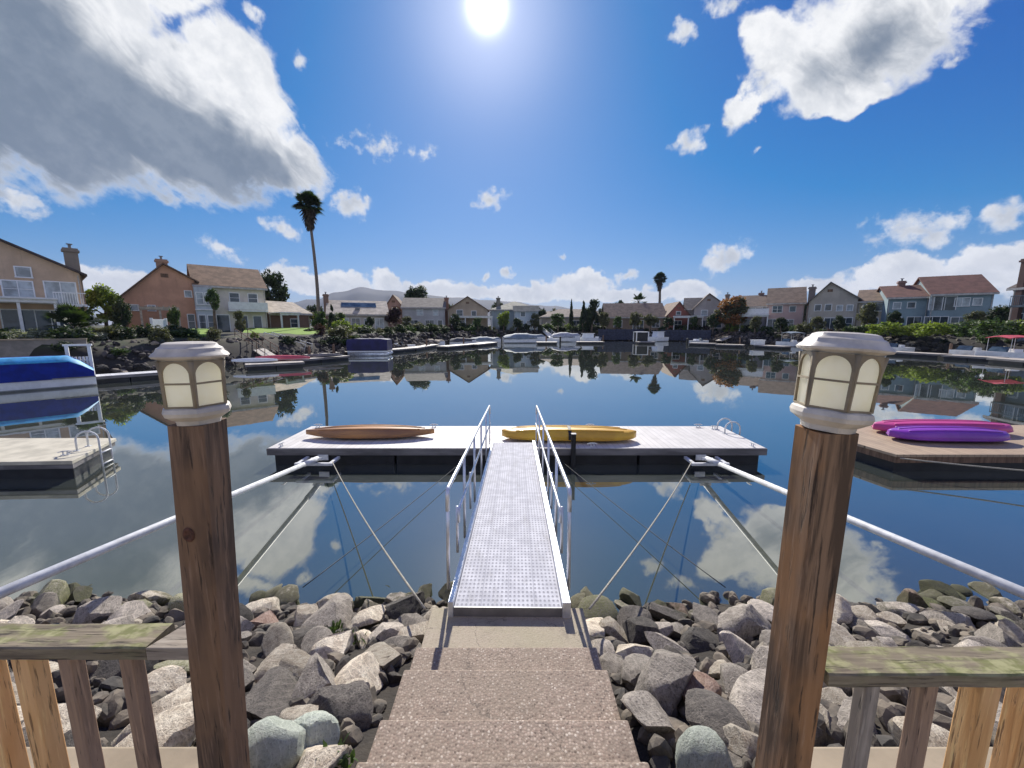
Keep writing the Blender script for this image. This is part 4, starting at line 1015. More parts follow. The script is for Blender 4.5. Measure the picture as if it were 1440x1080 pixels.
house('h7', 'low tan roofed house beyond the moored cruisers', p2(762, 104), p2(858, 104), Z0,
    [('hip', 0, 1, 0, 10, (3.0, 5.4), (.5, .43, .34), (.30, .24, .19))], [(.2, .6, 1.6, 1.4, 0, ''), (.5, 0, 2.0, 2.1, 0, 'd'), (.8, .6, 1.6, 1.4, 0, '')])
house('h8', 'long low brown roofed house with rusty red gable end', p2(852, 92), p2(966, 90), Z0 - .1,
    [('gx', 0, .74, 0, 10, (3.0, 3.0, 6.2), (.3, .22, .16), (.24, .175, .13)), ('gy', .742, 1, -1, 9, (3.4, 3.4, 6.2, .5), (.30, .11, .08), r_brown)],
    [(.15, .6, 1.8, 1.5, 0, ''), (.4, 0, 2.4, 2.1, 0, 'd'), (.62, .6, 1.6, 1.4, 0, ''), (.87, .4, 1.5, 1.6, -1, ''), (.87, 3.4, .9, .7, -1, '')])
def ex9(t_, W): patio_cover(t_, -.3 * W, W * .4, -3.5, -.05, 2.9, 'white_paint', 3, False)
house('h9', 'grey two storey gabled house left of the orange tree', p2(963, 88), p2(1022, 85), Z0 - .1,
    [('gx', .0, .4, 1.5, 9, (4.8, 4.8, 7.2), (.38, .33, .29), r_grey), ('gy', .2, 1, 0, 9.5, (4.8, 4.8, 7.8, .42), (.36, .33, .31), (.15, .11, .09))],
    [(.45, 3.1, 1.2, 1.2, 0, 'l'), (.75, 3.1, 1.2, 1.2, 0, ''), (.5, 0, 1.8, 2.1, 0, 'd'), (.8, .5, 1.2, 1.4, 0, '')], [(1.0, 2.5, .8, 7.8, (.25, .2, .17))], ex9)
def ex10(t_, W): patio_cover(t_, W * .05, W * .48, -2.5, -.05, 2.9, 'white_paint', 3, False); balcony(t_, W * .05, W * .48, -.1, 3.1, 2.2, 'white_paint', True)
house('h10', 'lavender grey house with pinkish gable end right of the orange tree', p2(1036, 79), p2(1130, 73), Z0 - .05,
    [('gx', 0, .45, .6, 9, (4.7, 4.7, 6.9), (.42, .38, .42), (.18, .13, .1)), ('gx', .452, .98, 0, 10, (5.2, 5.2, 8.2), (.55, .40, .37), (.20, .14, .10))],
    [(.2, 3.2, 1.4, 1.3, .6, 'l'), (.42, 3.4, .8, 1.0, .6, ''), (.6, 3.4, 1.5, 1.2, 0, ''), (.82, 3.5, .9, 1.0, 0, ''), (.55, 0, 1.6, 2.1, 0, 'd'), (.78, .5, 1.5, 1.5, 0, ''), (.2, 0, 2.2, 2.1, .6, 'd')], [(.33, 5.5, .9, 7.6, (.3, .22, .2))], ex10)
house('h11', 'wide grey beige house with broad gable and many windows', p2(1134, 69), p2(1244, 62), Z0,
    [('gy', 0, .64, 0, 10, (4.9, 5.3, 8.0, .42), (.46, .41, .34), r_grey), ('gx', .642, 1.0, .8, 9, (4.8, 4.8, 6.7), beige, (.23, .16, .11))],
    [(.13, 3.4, .8, 1.0, 0, ''), (.27, 3.4, .8, 1.0, 0, ''), (.42, 3.3, .7, .9, 0, 'l'), (.55, 3.3, .7, .9, 0, 'l'), (.75, 3.2, .8, 1.1, .8, ''), (.9, 3.2, .8, 1.1, .8, ''), (.12, 0, 1.6, 2.1, 0, 'd'), (.32, 0, 1.6, 2.1, 0, 'd'), (.52, .3, 1.6, 1.8, 0, ''), (.82, .3, 1.8, 1.7, .8, '')],
    [(.01, 1.2, .9, 7.6, (.22, .18, .16))])
def ex12(t_, W): balcony(t_, W * .33, W * .66, 0, 3.0, 1.5, mat('dark_blue_wood', (.08, .11, .14), .7), False)
house('h12', 'long blue grey house with dark balcony and red brown roof', p2(1246, 60), p2(1390, 54.5), Z0,
    [('gx', 0, .42, .8, 10, (5.1, 5.1, 7.0), bgrey, r_red), ('gx', .422, 1, 0, 11, (5.4, 5.4, 8.2), bgrey, r_red)],
    [(.1, 3.4, .8, .9, .8, 'l'), (.25, 3.5, .8, .8, .8, ''), (.47, 3.05, 1.3, 1.9, 0, 'dl'), (.56, 3.05, 2.2, 1.9, 0, 'd'), (.72, 3.6, 1.4, 1.1, 0, 'l'), (.86, 3.7, .8, .9, 0, 'l'), (.1, .3, 1.4, 1.8, .8, ''), (.3, 0, 1.5, 2.1, .8, 'd'), (.5, 0, 2.4, 2.1, 0, 'd'), (.72, .4, 1.6, 1.6, 0, ''), (.9, .4, 1.2, 1.6, 0, '')],
    [(.22, 5.5, .8, 7.9, (.25, .15, .13))])
def ex13(t_, W): balcony(t_, W * .1, W * .6, 0, 3.0, 1.5, mat('dark_blue_wood', (.08, .11, .14), .7), False)
house('h13', 'blue grey house cut by the right picture edge with tall chimney', p2(1416, 44), p2(1640, 33), Z0,
    [('gx', 0, 1, 0, 10, (5.0, 5.0, 7.6), (.2, .25, .3), r_dark)],
    [(.12, 3.1, 1.5, 1.6, 0, 'l'), (.3, 3.1, 1.5, 1.6, 0, ''), (.12, 0, 1.6, 2.1, 0, 'd'), (.35, .4, 1.6, 1.6, 0, 'l')], [(.075, -.1, .55, 8.0, (.15, .09, .075))], ex13)

for (pa, pb, Y_, hp_, wc_, rc_, lb_) in ((748, 806, 125, 5.6, (.5, .42, .33), (.26, .2, .16), 'distant tan house behind the low tan roof, left part'), (800, 862, 128, 6.4, (.46, .42, .36), (.2, .16, .13), 'distant brown roofed house behind the conifer pair'),
        (590, 650, 125, 6.0, (.5, .4, .32), (.3, .24, .2), 'distant house roof between the grey and tan gabled houses'), (505, 560, 118, 6.2, (.48, .4, .3), (.28, .2, .16), 'distant house roof right of the pale roofed house'), (1010, 1060, 115, 6.8, (.45, .38, .32), (.2, .15, .12), 'distant house roof behind the orange tree')):
    house('bg', lb_, p2(pa, Y_), p2(pb, Y_), Z0, [('hip', 0, 1, 0, 11, (3.2, hp_), wc_, rc_)], [(.25, .8, 1.6, 1.3, 0, ''), (.6, .8, 1.6, 1.3, 0, ''), (.85, .8, 1.2, 1.3, 0, '')])
# hills far beyond the houses
hv = []; 
prof = [(-2200, 60), (-1500, 200), (-1350, 250), (-1150, 290), (-950, 265), (-700, 235), (-450, 215), (-100, 190), (300, 150), (700, 95), (1200, 80), (2200, 90), (3200, 70)]
hp = []
for (a, ha), (b_, hb) in zip(prof[:-1], prof[1:]):
    for k in range(10):
        f_ = k / 10; f2 = f_ * f_ * (3 - 2 * f_); x = a + (b_ - a) * f_; hp.append((x, ha + (hb - ha) * f2 + 9 * mn.noise(Vector((x * .01, 0, 0)))))
rg = []
for yy, kk in ((2300, 0), (2550, .35), (2800, .75), (3000, 1), (3400, .6), (4200, 0)):
    rg.append([(x * (yy / 3000), yy + 60 * mn.noise(Vector((x * .004, yy, 0))), 3 + h_ * kk + (12 * mn.noise(Vector((x * .008, yy * .01, 2))) if 0 < kk < 1 else 0)) for x, h_ in hp])
tag(MB().loft(rg, cap=False, closed=False).build('hills', mat('hazed_scrub', (.05, .052, .062), .95, color2=(.032, .036, .042), nscale=.006), smooth=True), kind='structure')  # scrub colour tinted bluish: part of the distance haze is painted in

# ================================================================== VEGETATION
def leaves(mb, c, rad, n, size, r_, squash=1.0):
    for _ in range(n):
        d_ = Vector((r_.gauss(0, 1), r_.gauss(0, 1), r_.gauss(0, 1))).normalized(); p = c + Vector((d_.x * rad, d_.y * rad, d_.z * rad * squash)) * (r_.random() ** .35)
        a = Vector((r_.gauss(0, 1), r_.gauss(0, 1), r_.gauss(0, 1))).normalized(); b_ = a.cross(d_ + Vector((.1, .2, .3))).normalized(); s = size * r_.uniform(.6, 1.3)
        mb.add([p - a * s * .7, p + b_ * s * .3, p + a * s * .7, p - b_ * s * .3], [(0, 1, 2, 3)])
def crown_mesh(seed, shape, n=1300, leaf=.10):
    """unit crown: width about 1, height about 1, base at z=0"""
    r_ = random.Random(seed); mb = MB(); ncl = 30
    cl_ = []
    for k in range(ncl):
        if shape == 'cone': z = r_.random() ** 1.3; rr_ = .42 * (1 - z) + .04; a = r_.uniform(0, 6.28); cl_.append((Vector((rr_ * .7 * math.cos(a), rr_ * .7 * math.sin(a), z * .93 + .03)), .06 + .13 * (1 - z)))
        elif shape == 'round': a = r_.uniform(0, 6.28); z = r_.uniform(.15, .85); rr_ = .36 * math.sqrt(max(.05, 1 - ((z - .45) / .5) ** 2)) * r_.uniform(.3, 1.0); cl_.append((Vector((rr_ * math.cos(a), rr_ * math.sin(a), z)), r_.uniform(.10, .2)))
        else: a = r_.uniform(0, 6.28); rr_ = .38 * math.sqrt(r_.random()); cl_.append((Vector((rr_ * math.cos(a), rr_ * math.sin(a), r_.uniform(.08, .75) * (1 - rr_ * .9))), r_.uniform(.11, .2)))
    for c_, rd_ in cl_: leaves(mb, c_, rd_, n // ncl, leaf, r_)
    return mb
LEAF = {'dark': leaf_mat('leaf_dark', (.020, .038, .014), (.035, .055, .018)),
        'green': leaf_mat('leaf_green', (.045, .085, .02), (.07, .11, .03)),
        'bright': leaf_mat('leaf_bright', (.14, .20, .03), (.20, .25, .05), .45),
        'olive': leaf_mat('leaf_olive', (.08, .09, .04), (.12, .12, .06)),
        'orange': leaf_mat('leaf_orange', (.22, .10, .03), (.30, .12, .03), .35),
        'purple': leaf_mat('leaf_purple', (.05, .025, .025), (.08, .04, .035)),
        'silver': leaf_mat('leaf_silver', (.20, .23, .17), (.28, .29, .22))}
CM = {}
def crown(shape, i, m_):
    k = (shape, i, m_)
    if k not in CM:
        base = (shape, i)
        if base not in CM: CM[base] = crown_mesh(hash_(shape) + i, shape, 3400 if shape != 'shrub' else 1300, .07 if shape != 'shrub' else .085).mesh('crown')
        me = CM[base].copy(); me.materials.clear(); me.materials.append(LEAF[m_]); CM[k] = me
    return CM[k]
def hash_(s): return sum(ord(c) for c in s)
def tree(label, x, y, h_, w_, shape, m_, trunk_h=.2, z0=2.2, i=0, name='tree', cat='tree', group=None, m2=None):
    t_ = thing(name, label, cat, (x, y, z0), rnd.uniform(0, 6), group)
    tb = MB(); th_ = h_ * (trunk_h + .45); r0 = max(.06, h_ * .028)
    tb.tube([(0, 0, -.4), (.02 * h_, 0, th_ * .4), (0, .02 * h_, th_ * .75), (0, 0, th_)], [r0 * 1.3, r0, r0 * .7, r0 * .3], 8)
    for k in range(5):
        a = k * 2.5; zb = th_ * (.4 + .1 * k); tb.tube([(0, 0, zb), (math.cos(a) * w_ * .2, math.sin(a) * w_ * .2, zb + h_ * .12), (math.cos(a) * w_ * .34, math.sin(a) * w_ * .34, zb + h_ * .2)], [r0 * .5, r0 * .3, r0 * .1], 6)
    tb.build('trunk', 'bark', t_, smooth=True)
    o = bpy.data.objects.new('crown', crown(shape, i, m_)); col.objects.link(o); o.parent = t_; o.location = (0, 0, h_ * trunk_h); o.scale = (w_, w_, h_ * (1 - trunk_h))
    if m2:
        o = bpy.data.objects.new('crown', crown(shape, i + 1, m2)); col.objects.link(o); o.parent = t_; o.location = (0, 0, h_ * trunk_h * 1.0); o.scale = (w_ * 1.02, w_ * 1.02, h_ * (1 - trunk_h) * .98)
    return t_
def top(px, py, Y): return PY(px, py, Y).z
def tree_px(label, px, ytop, Y, wpx, shape, m_, z0=2.3, th=.2, i=0, m2=None, name='tree'):
    h_ = top(px, ytop, Y) - z0; w_ = wpx / FPX * Y / .9
    return tree(label, GX(px, Y), Y, h_, w_, shape, m_, th, z0, i, m2=m2, name=name)
tree_px('tall dark evergreen behind the white house near the palm', 385, 378, 66, 46, 'round', 'dark', i=1)
tree_px('rounded dark tree standing behind the brown roofed house', 586, 398, 100, 38, 'round', 'dark', i=2, th=.3)
tree_px('slim dark cypress beside the pale roofed house', 468, 426, 54, 14, 'cone', 'dark', i=0, th=.05, name='cypress_tree')
tree_px('bright yellow green tree between peach and salmon houses', 150, 400, 42, 44, 'round', 'bright', i=3)
tree_px('dark rounded tree before the salmon gable wall', 172, 420, 40, 26, 'round', 'dark', i=4, th=.1)
tree_px('small bushy topped tree before the white balcony', 303, 405, 44, 18, 'round', 'green', i=5, th=.5)
tree_px('dark purple leaved tree before the grey walled house', 556, 430, 76, 26, 'round', 'purple', i=6, th=.2)
tree_px('pointed dark conifer in the pair beyond the cruisers', 820, 424, 92, 14, 'cone', 'dark', i=1, th=.05)
tree_px('broad dark conifer in the pair beyond the cruisers', 832, 419, 91, 22, 'round', 'dark', i=7, th=.1)
tree_px('slender dark tree rising over the tan roofed house', 803, 421, 98, 8, 'cone', 'dark', i=2, th=.1)
tree_px('orange and green autumn tree between two grey houses', 1026, 416, 78, 44, 'round', 'orange', i=8, th=.15, m2='olive')
tree_px('yellow green tree before the blue grey hip roofed house', 708, 436, 88, 20, 'round', 'bright', i=9)
tree_px('green tree before the low tan roofed house', 785, 440, 88, 26, 'round', 'green', i=10)
tree_px('olive tree before the long brown roofed house', 893, 438, 88, 20, 'round', 'olive', i=11)
tree_px('reddish shrub tree by the rusty gable', 915, 440, 86, 22, 'round', 'olive', i=12)
tree_px('dark tree before the tan gabled house', 605, 455, 72, 14, 'round', 'dark', i=13, th=.1)
tree_px('leafy tree before the beige wing at right', 1218, 424, 58, 22, 'round', 'olive', i=14)
tree_px('dark green tree at the corner of the blue grey house', 1404, 428, 48, 30, 'round', 'dark', i=15)
tree_px('light green bush tree beside the palm trunk', 450, 436, 56, 24, 'round', 'green', i=16, th=.1)
tree_px('rounded olive tree beside the tall palm foot', 428, 432, 64, 26, 'round', 'olive', i=17, th=.1)
tree_px('pointed dark tree behind the grey walled house roof', 624, 424, 98, 10, 'cone', 'dark', i=3)

def palm(label, x, y, h_, cw, z0=2.2, skirt=.35, seed=0, n=70, trunk_r=.28, kind='fan'):
    t_ = thing('palm_tree', label, 'palm tree', (x, y, z0)); r_ = random.Random(seed)
    tb = MB(); tb.tube([(.25 * math.sin(k * .5), 0, -.5 + (h_ - cw * .4 + .5) * k / 8) for k in range(9)], [trunk_r * (1.25 if k == 0 else 1 - .05 * k) for k in range(9)], 10)
    tb.build('trunk', 'palm_bark', t_, smooth=True)
    cx = .25 * math.sin(4.0); hub = Vector((cx, 0, h_ - cw * .45)); fb = MB()
    for k in range(n):
        el_ = r_.uniform(-.5, 1.45); a = r_.uniform(0, 6.28); L = cw * .5 * r_.uniform(.85, 1.1)
        d_ = Vector((math.cos(el_) * math.cos(a), math.cos(el_) * math.sin(a), math.sin(el_))); s_ = d_.cross(Vector((0, 0, 1))).normalized(); u_ = s_.cross(d_)
        st_ = hub + d_ * L * .45
        fb.tube([hub, st_], .03, 4, False)
        for j in range(-6, 7):        # fan of narrow blades
            an = j * .19; bd = (d_ * math.cos(an) + s_ * math.sin(an)); tip = st_ + bd * L * .62 * (1 - .05 * abs(j)) + Vector((0, 0, -.10 * L)); md_ = st_ + bd * L * .33
            q = bd.cross(u_).normalized() * L * .035
            fb.add([st_, md_ + q, tip, md_ - q], [(0, 1, 2, 3)])
    fb.build('fronds', LEAF['dark'], t_)
    if skirt:
        sk = MB(); S = skirt * cw * 2
        for k in range(170):
            a = r_.uniform(0, 6.28); zz = r_.random(); rr_ = cw * (.10 + .24 * (1 - zz)); z1_ = hub.z - S * zz
            p = Vector((cx + math.cos(a) * .2, math.sin(a) * .2, z1_)); tp = Vector((cx + math.cos(a) * rr_, math.sin(a) * rr_, z1_ - cw * .28)); q = Vector((-math.sin(a), math.cos(a), 0)) * cw * .045
            sk.add([p, (p + tp) / 2 + q, tp, (p + tp) / 2 - q], [(0, 1, 2, 3)])
        sk.build('skirt', 'dead_frond', t_)
    return t_
Yp = 60; palm('very tall fan palm with long dead frond skirt standing over the left houses', GX(448, Yp), Yp, top(434, 269, Yp) - 2.2, 4.4, seed=1, skirt=.30, trunk_r=.28, n=110)
Yq = 150; palm('distant fan palm with oval crown above the brown roof', GX(925, Yq), Yq, top(927, 383, Yq) - 2.2, 5.6, seed=2, n=150, trunk_r=.6, skirt=.3)
palm('small ragged palm showing over the long brown roof', GX(897, 100), 100, top(897, 412, 100) - 2.2, 5.0, seed=3, n=22, skirt=0)
palm('short bushy palm before the peach house', GX(108, 30), 30, 2.6, 4.2, z0=2.3, seed=4, n=40, skirt=0, trunk_r=.2)

HN = [(-200, 140, 'the peach house'), (140, 375, 'the salmon house'), (375, 460, 'the tall palm'), (460, 548, 'the solar roofed house'), (548, 628, 'the grey walled house'), (628, 690, 'the tan gabled house'), (690, 775, 'the pale blue house'),
      (775, 850, 'the low tan roof'), (850, 965, 'the brown roofed house'), (965, 1032, 'the orange tree'), (1032, 1132, 'the lavender house'), (1132, 1245, 'the wide beige house'), (1245, 1400, 'the long blue grey house'), (1400, 2000, 'the right edge house')]
def px_of(x, y): return 720 + FPX * x / (y * math.cos(PITCH) + .1)
def near_name(x, y):
    p = px_of(x, y)
    for a, b_, n_ in HN:
        if a <= p < b_: return n_
    return 'the shore'
sr = random.Random(21); used_lab = {}
def shrub(x, y, z, w_, h_, m_, label=None, lean=None):
    o = bpy.data.objects.new('shrub', crown('shrub', sr.randrange(5), m_)); col.objects.link(o)
    o.location = (x, y, z - .1); o.scale = (w_, w_, h_ * 1.25); o.rotation_euler.z = sr.uniform(0, 6)
    nm = {'dark': 'dark green', 'green': 'mid green', 'bright': 'bright yellow green', 'olive': 'olive', 'silver': 'silvery flowering', 'purple': 'dark red', 'orange': 'rusty'}[m_]
    sz = 'low' if h_ < .9 else 'tall' if h_ > 1.7 else 'rounded'
    return tag(o, label or f'{sz} {nm} shrub on the far bank before {near_name(x, y)}', 'shrub', 'garden shrubs along the far bank')
for i, p in enumerate(SHP):
    pxp = px_of(*p)
    if p[1] < 18 or pxp < -60 or pxp > 1500: continue
    for k in range(4 if p[1] > 60 else 3):
        if sr.random() < (.58 if p[1] < 60 else .74):
            q = offs(p, (sr.uniform(3.4, 5.2), sr.uniform(5, 8), sr.uniform(7, 12), sr.uniform(8, 15))[k]); right = pxp > 1180
            if 355 < pxp < 450 and k: continue
            m_ = sr.choices(['dark', 'green', 'bright', 'olive', 'silver', 'purple'], [6, 2.5, .7 + 3 * right, 3, .5, .5])[0]
            h_ = sr.uniform(.6, 1.6) * (1.25 if p[1] > 60 else 1); shrub(q.x, q.y, 2.15, h_ * sr.uniform(1.1, 1.9), h_, m_)
for px, Y, w_, h_, m_ in ((20, 28, 2.4, .9, 'silver'), (50, 28, 2.2, 1.0, 'silver'), (90, 28.5, 2.2, 1.1, 'bright'), (125, 29, 2.4, 1.2, 'silver'), (150, 30, 2.2, 1.3, 'olive'), (0, 30, 2.6, 1.1, 'green'),
                          (262, 34, 2.6, 1.0, 'green'), (205, 33, 2.0, 1.6, 'dark'), (480, 52, 3.2, 2.2, 'bright'), (498, 56, 3.2, 1.6, 'bright'), (512, 58, 2.6, 1.4, 'green'),
                          (1245, 52, 4.5, 1.8, 'bright'), (1320, 47, 4.0, 1.9, 'bright'), (1360, 44, 3.2, 2.0, 'green'), (1290, 50, 3.6, 1.6, 'bright'), (1400, 41, 4.0, 2.2, 'green'), (1435, 40, 2.6, 1.9, 'bright')):
    shrub(GX(px, Y), Y, 2.2, w_, h_, m_)
for i, p in enumerate(SHP):
    pxp = px_of(*p)
    if p[1] < 18 or pxp < 125 or pxp > 1500: continue
    if sr.random() < .38:
        dd_ = sr.uniform(1.8, 3.6); q = offs(p, dd_); h_ = sr.uniform(.5, 1.1); m_ = sr.choices(['dark', 'olive', 'green', 'silver'], [4, 3, 1.5, .6])[0]
        shrub(q.x, q.y, .5 * dd_ + .1, h_ * sr.uniform(1.3, 2.1), h_, m_, f"{'mid green' if m_ == 'green' else 'silvery flowering' if m_ == 'silver' else m_} shrub draped over the bank rocks below {near_name(q.x, q.y)}")
for (px, yt, Y, wp, sh, m_, lb) in ((246, 428, 43, 16, 'round', 'green', 'small green tree at the corner of the salmon house'), (338, 436, 44, 14, 'round', 'olive', 'low olive tree before the white balcony wing'), (478, 438, 58, 20, 'round', 'green', 'green tree right of the slim cypress'), (520, 444, 66, 14, 'round', 'dark', 'small dark tree before the pale roofed house'),
        (572, 444, 74, 16, 'round', 'olive', 'olive tree before the grey walled house'), (640, 440, 78, 16, 'round', 'dark', 'dark tree left of the white patio cover'), (672, 446, 80, 14, 'round', 'green', 'small green tree right of the white patio cover'), (728, 446, 86, 14, 'round', 'dark', 'dark small tree before the pale blue house'), (752, 440, 90, 14, 'round', 'olive', 'olive tree right of the pale blue house'),
        (848, 438, 90, 18, 'round', 'olive', 'olive tree left of the brown roofed house'), (868, 444, 87, 14, 'round', 'green', 'small green tree before the brown roof'), (940, 446, 84, 18, 'round', 'dark', 'dark tree before the white pergola'), (975, 444, 84, 14, 'round', 'green', 'green tree before the two storey gabled house'), (1003, 440, 78, 18, 'round', 'dark', 'dark tree left of the orange tree'),
        (1062, 444, 68, 16, 'round', 'olive', 'olive tree before the lavender porch'), (1098, 446, 66, 18, 'round', 'dark', 'dark shrubby tree before the pinkish gable'), (1150, 444, 62, 18, 'round', 'olive', 'olive tree before the broad gable'), (1180, 442, 60, 16, 'round', 'dark', 'dark tree before the broad gable'), (1258, 436, 54, 20, 'round', 'dark', 'dark tree at the left end of the long blue grey house'), (1370, 436, 48, 22, 'round', 'olive', 'olive tree before the long blue grey house')):
    tree_px(lb, px, yt, Y, wp, sh, m_, i=(px * 7) % 18, th=.15)
for (px, yt, Y, wp, m_, lb) in ((443, 428, 80, 30, 'dark', 'dark tree mass behind the palm trunk'), (530, 424, 110, 22, 'dark', 'dark treetop behind the pale roofed house'), (634, 424, 112, 18, 'olive', 'olive treetop left of the tan gabled roof'), (700, 424, 118, 22, 'dark', 'dark treetop behind the grey green hip roof'), (760, 430, 120, 20, 'dark', 'dark treetop between the blue house and tan roof'), (780, 432, 116, 18, 'olive', 'olive treetop behind the low tan roof'),
        (852, 428, 104, 26, 'dark', 'dark treetop left of the long brown roof'), (872, 421, 112, 20, 'dark', 'dark treetop behind the long brown roof'), (968, 424, 100, 18, 'dark', 'dark treetop right of the rusty gable'), (1128, 424, 86, 18, 'dark', 'dark treetop between the pinkish gable and broad gable'), (1246, 418, 72, 24, 'olive', 'olive treetop left of the long blue grey house')):
    tree_px(lb, px, yt, Y, wp, 'round', m_, i=(px * 5) % 18, th=.2)
# bright lawns
lawn = mat('lawn_grass', (.22, .34, .04), .95, color2=(.16, .27, .035), nscale=1.5, bump=.6, bscale=30, bdist=.03)
lp_ = [GX(352, 47), GX(446, 52)]
def slab(pts): n_ = len(pts); return ([(x, y, 1.8) for x, y, z in pts] + pts, [tuple(reversed(range(n_))), tuple(range(n_, 2 * n_))] + [(i, (i + 1) % n_, (i + 1) % n_ + n_, i + n_) for i in range(n_)])
tag(MB().add(*slab([(GX(338, 42), 42, 2.25), (GX(452, 47), 47, 2.25), (GX(446, 56), 56, 2.98), (GX(345, 53), 53, 2.98)])).add(*slab([(GX(248, 35), 35, 2.35), (GX(305, 37), 37, 2.35), (GX(292, 43), 43, 2.95), (GX(254, 41), 41, 2.95)])).build('lawn', lawn), 'bright green lawn sloping below the salmon and white house', 'lawn', kind='stuff')
# beach grass tufts in the near riprap
def tuft(x, y, z, n, h_, label, seed):
    r_ = random.Random(seed); mb = MB()
    for _ in range(n):
        a = r_.uniform(0, 6.28); l_ = h_ * r_.uniform(.5, 1.1); p = Vector((x + r_.gauss(0, .035), y + r_.gauss(0, .03), z)); dd = Vector((math.cos(a) * l_ * .55, math.sin(a) * l_ * .55, l_ * .8)); q = Vector((-math.sin(a), math.cos(a), 0)) * .006
        mb.add([p - q, p + q, p + dd * .55 + q * 1.6 + Vector((0, 0, l_ * .1)), p + dd, p + dd * .55 - q * 1.6 + Vector((0, 0, l_ * .1))], [(0, 1, 2, 3, 4)])
    return tag(mb.build('weed', LEAF['green']), label, 'weed', 'weeds in the riprap')
for k, (px, py, z, lb) in enumerate(((395, 885, .55, 'yellow green weed among the rocks right behind the left post'), (470, 888, .55, 'yellow green weed low on the left bank'), (500, 893, .6, 'small weed between tan rocks left of the rope'), (482, 1068, 1.35, 'small green weed at the foot of the stairs, bottom left'), (690 - 220, 880, .5, 'sprawling weed near the broad flat rock'), (1200, 905, .6, 'weed tuft behind the right railing'))):
    q = PZ(px, py, z); tuft(q.x, q.y, surf(q.x, q.y, .05) + .0, 45, .075, lb, k)

# ---- retaining walls and fences
def wall(x0, y0, x1, y1, z0, z1, th, m_, label, cat='wall', name='retaining_wall', group=None):
    a, b_ = Vector((x0, y0, 0)), Vector((x1, y1, 0)); L = (b_ - a).length
    t_ = thing(name, label, cat, a, math.atan2(y1 - y0, x1 - x0), group)
    MB().box(0, L, 0, th, z0, z1).build('wall_face' if 'wall' in name else 'board_panel', m_, t_, bevel=.01)
    if 'wall' in name: MB().box(-.03, L + .03, -.05, th + .05, z1 + .002, z1 + .09).build('coping', 'concrete', t_)
    else:
        n = int(L / 2.2) + 1
        for k in range(n + 1): MB().box(k * L / n - .06, k * L / n + .06, -.06, th + .06, z0, z1 + .12).build('post', m_, t_)
    return t_
rw = mat('grey_retaining', (.27, .24, .20), .9, var=.15, nscale=1.2, bump=.4, bscale=10)
wall(*p2(-120, 22.5), *p2(118, 27.0), -.2, 2.3, .4, rw, 'grey concrete retaining wall below the peach house')
wall(*p2(140, 30), *p2(232, 34.5), 1.2, 2.45, .3, mat('tan_retaining', (.42, .36, .28), .9), 'tan garden wall above the dark rocks before the salmon house')
dkf = mat('navy_fence', (.035, .04, .07), .8, var=.3, nscale=3)
wall(*p2(842, 85.5), *p2(905, 85.5), 0.2, 2.5, .15, dkf, 'dark board bulkhead behind the small white boats', 'bulkhead', 'bulkhead_fence')
wall(*p2(930, 85), *p2(1000, 78), .2, 2.4, .15, dkf, 'dark bulkhead right of the white cabin boat', 'bulkhead', 'bulkhead_fence')
wall(*p2(1396, 55), *p2(1420, 52), 2, 5.6, .2, mat('ochre_stucco', (.42, .32, .17), .9), 'ochre wall between the two blue grey houses', 'wall', 'garden_wall')
wall(*p2(660, 85), *p2(700, 86), .8, 2.3, .2, mat('brown_block', (.2, .15, .12), .9), 'brown retaining wall below the tan gabled house')
wall(*p2(215, 38), *p2(235, 40), 2.2, 3.9, .1, 'white_paint', 'pale garden gate panel before the pergola', 'gate', 'garden_gate')

# dark riprap of the far bank: thousands of stones, one object
fr_ = MB(); r_ = random.Random(8)
for p in SHP:
    if p[1] < 12: continue
    near_ = p[1] < 45
    for _ in range(44 if near_ else 30):
        q = offs((p[0] + r_.uniform(-.8, .8), p[1] + r_.uniform(-.8, .8)), r_.uniform(-.3, 4.6)); dd = (Vector(q) - Vector(p)).length
        s = r_.uniform(.14, .36) if near_ else r_.uniform(.2, .5); z = min(1.95, .52 * dd)
        if px_of(q.x, q.y) < 122 and dd > .8: continue
        vsx, fx_ = chips[r_.randrange(5)]; Mx = Matrix.Translation((q.x, q.y, z)) @ Matrix.Rotation(r_.uniform(0, 6), 4, Vector((r_.random(), r_.random(), 1)).normalized()) @ Matrix.Diagonal((s, s, s * .7, 1))
        fr_.add([Mx @ v for v in vsx], fx_)
frm = bpy.data.materials.new('far_riprap'); frm.use_nodes = True; t = NT(frm.node_tree); b = t.n['Principled BSDF']; g = t.new('ShaderNodeNewGeometry')
t.l.new(t.ramp(g.outputs['Random Per Island'], [(0, (.02, .018, .018)), (.6, (.055, .046, .042)), (.88, (.13, .11, .095)), (1, (.32, .27, .21))]), b.inputs['Base Color']); b.inputs['Roughness'].default_value = .9
tag(fr_.build('riprap', frm), 'dark riprap stones covering the far bank', 'rocks', kind='stuff')

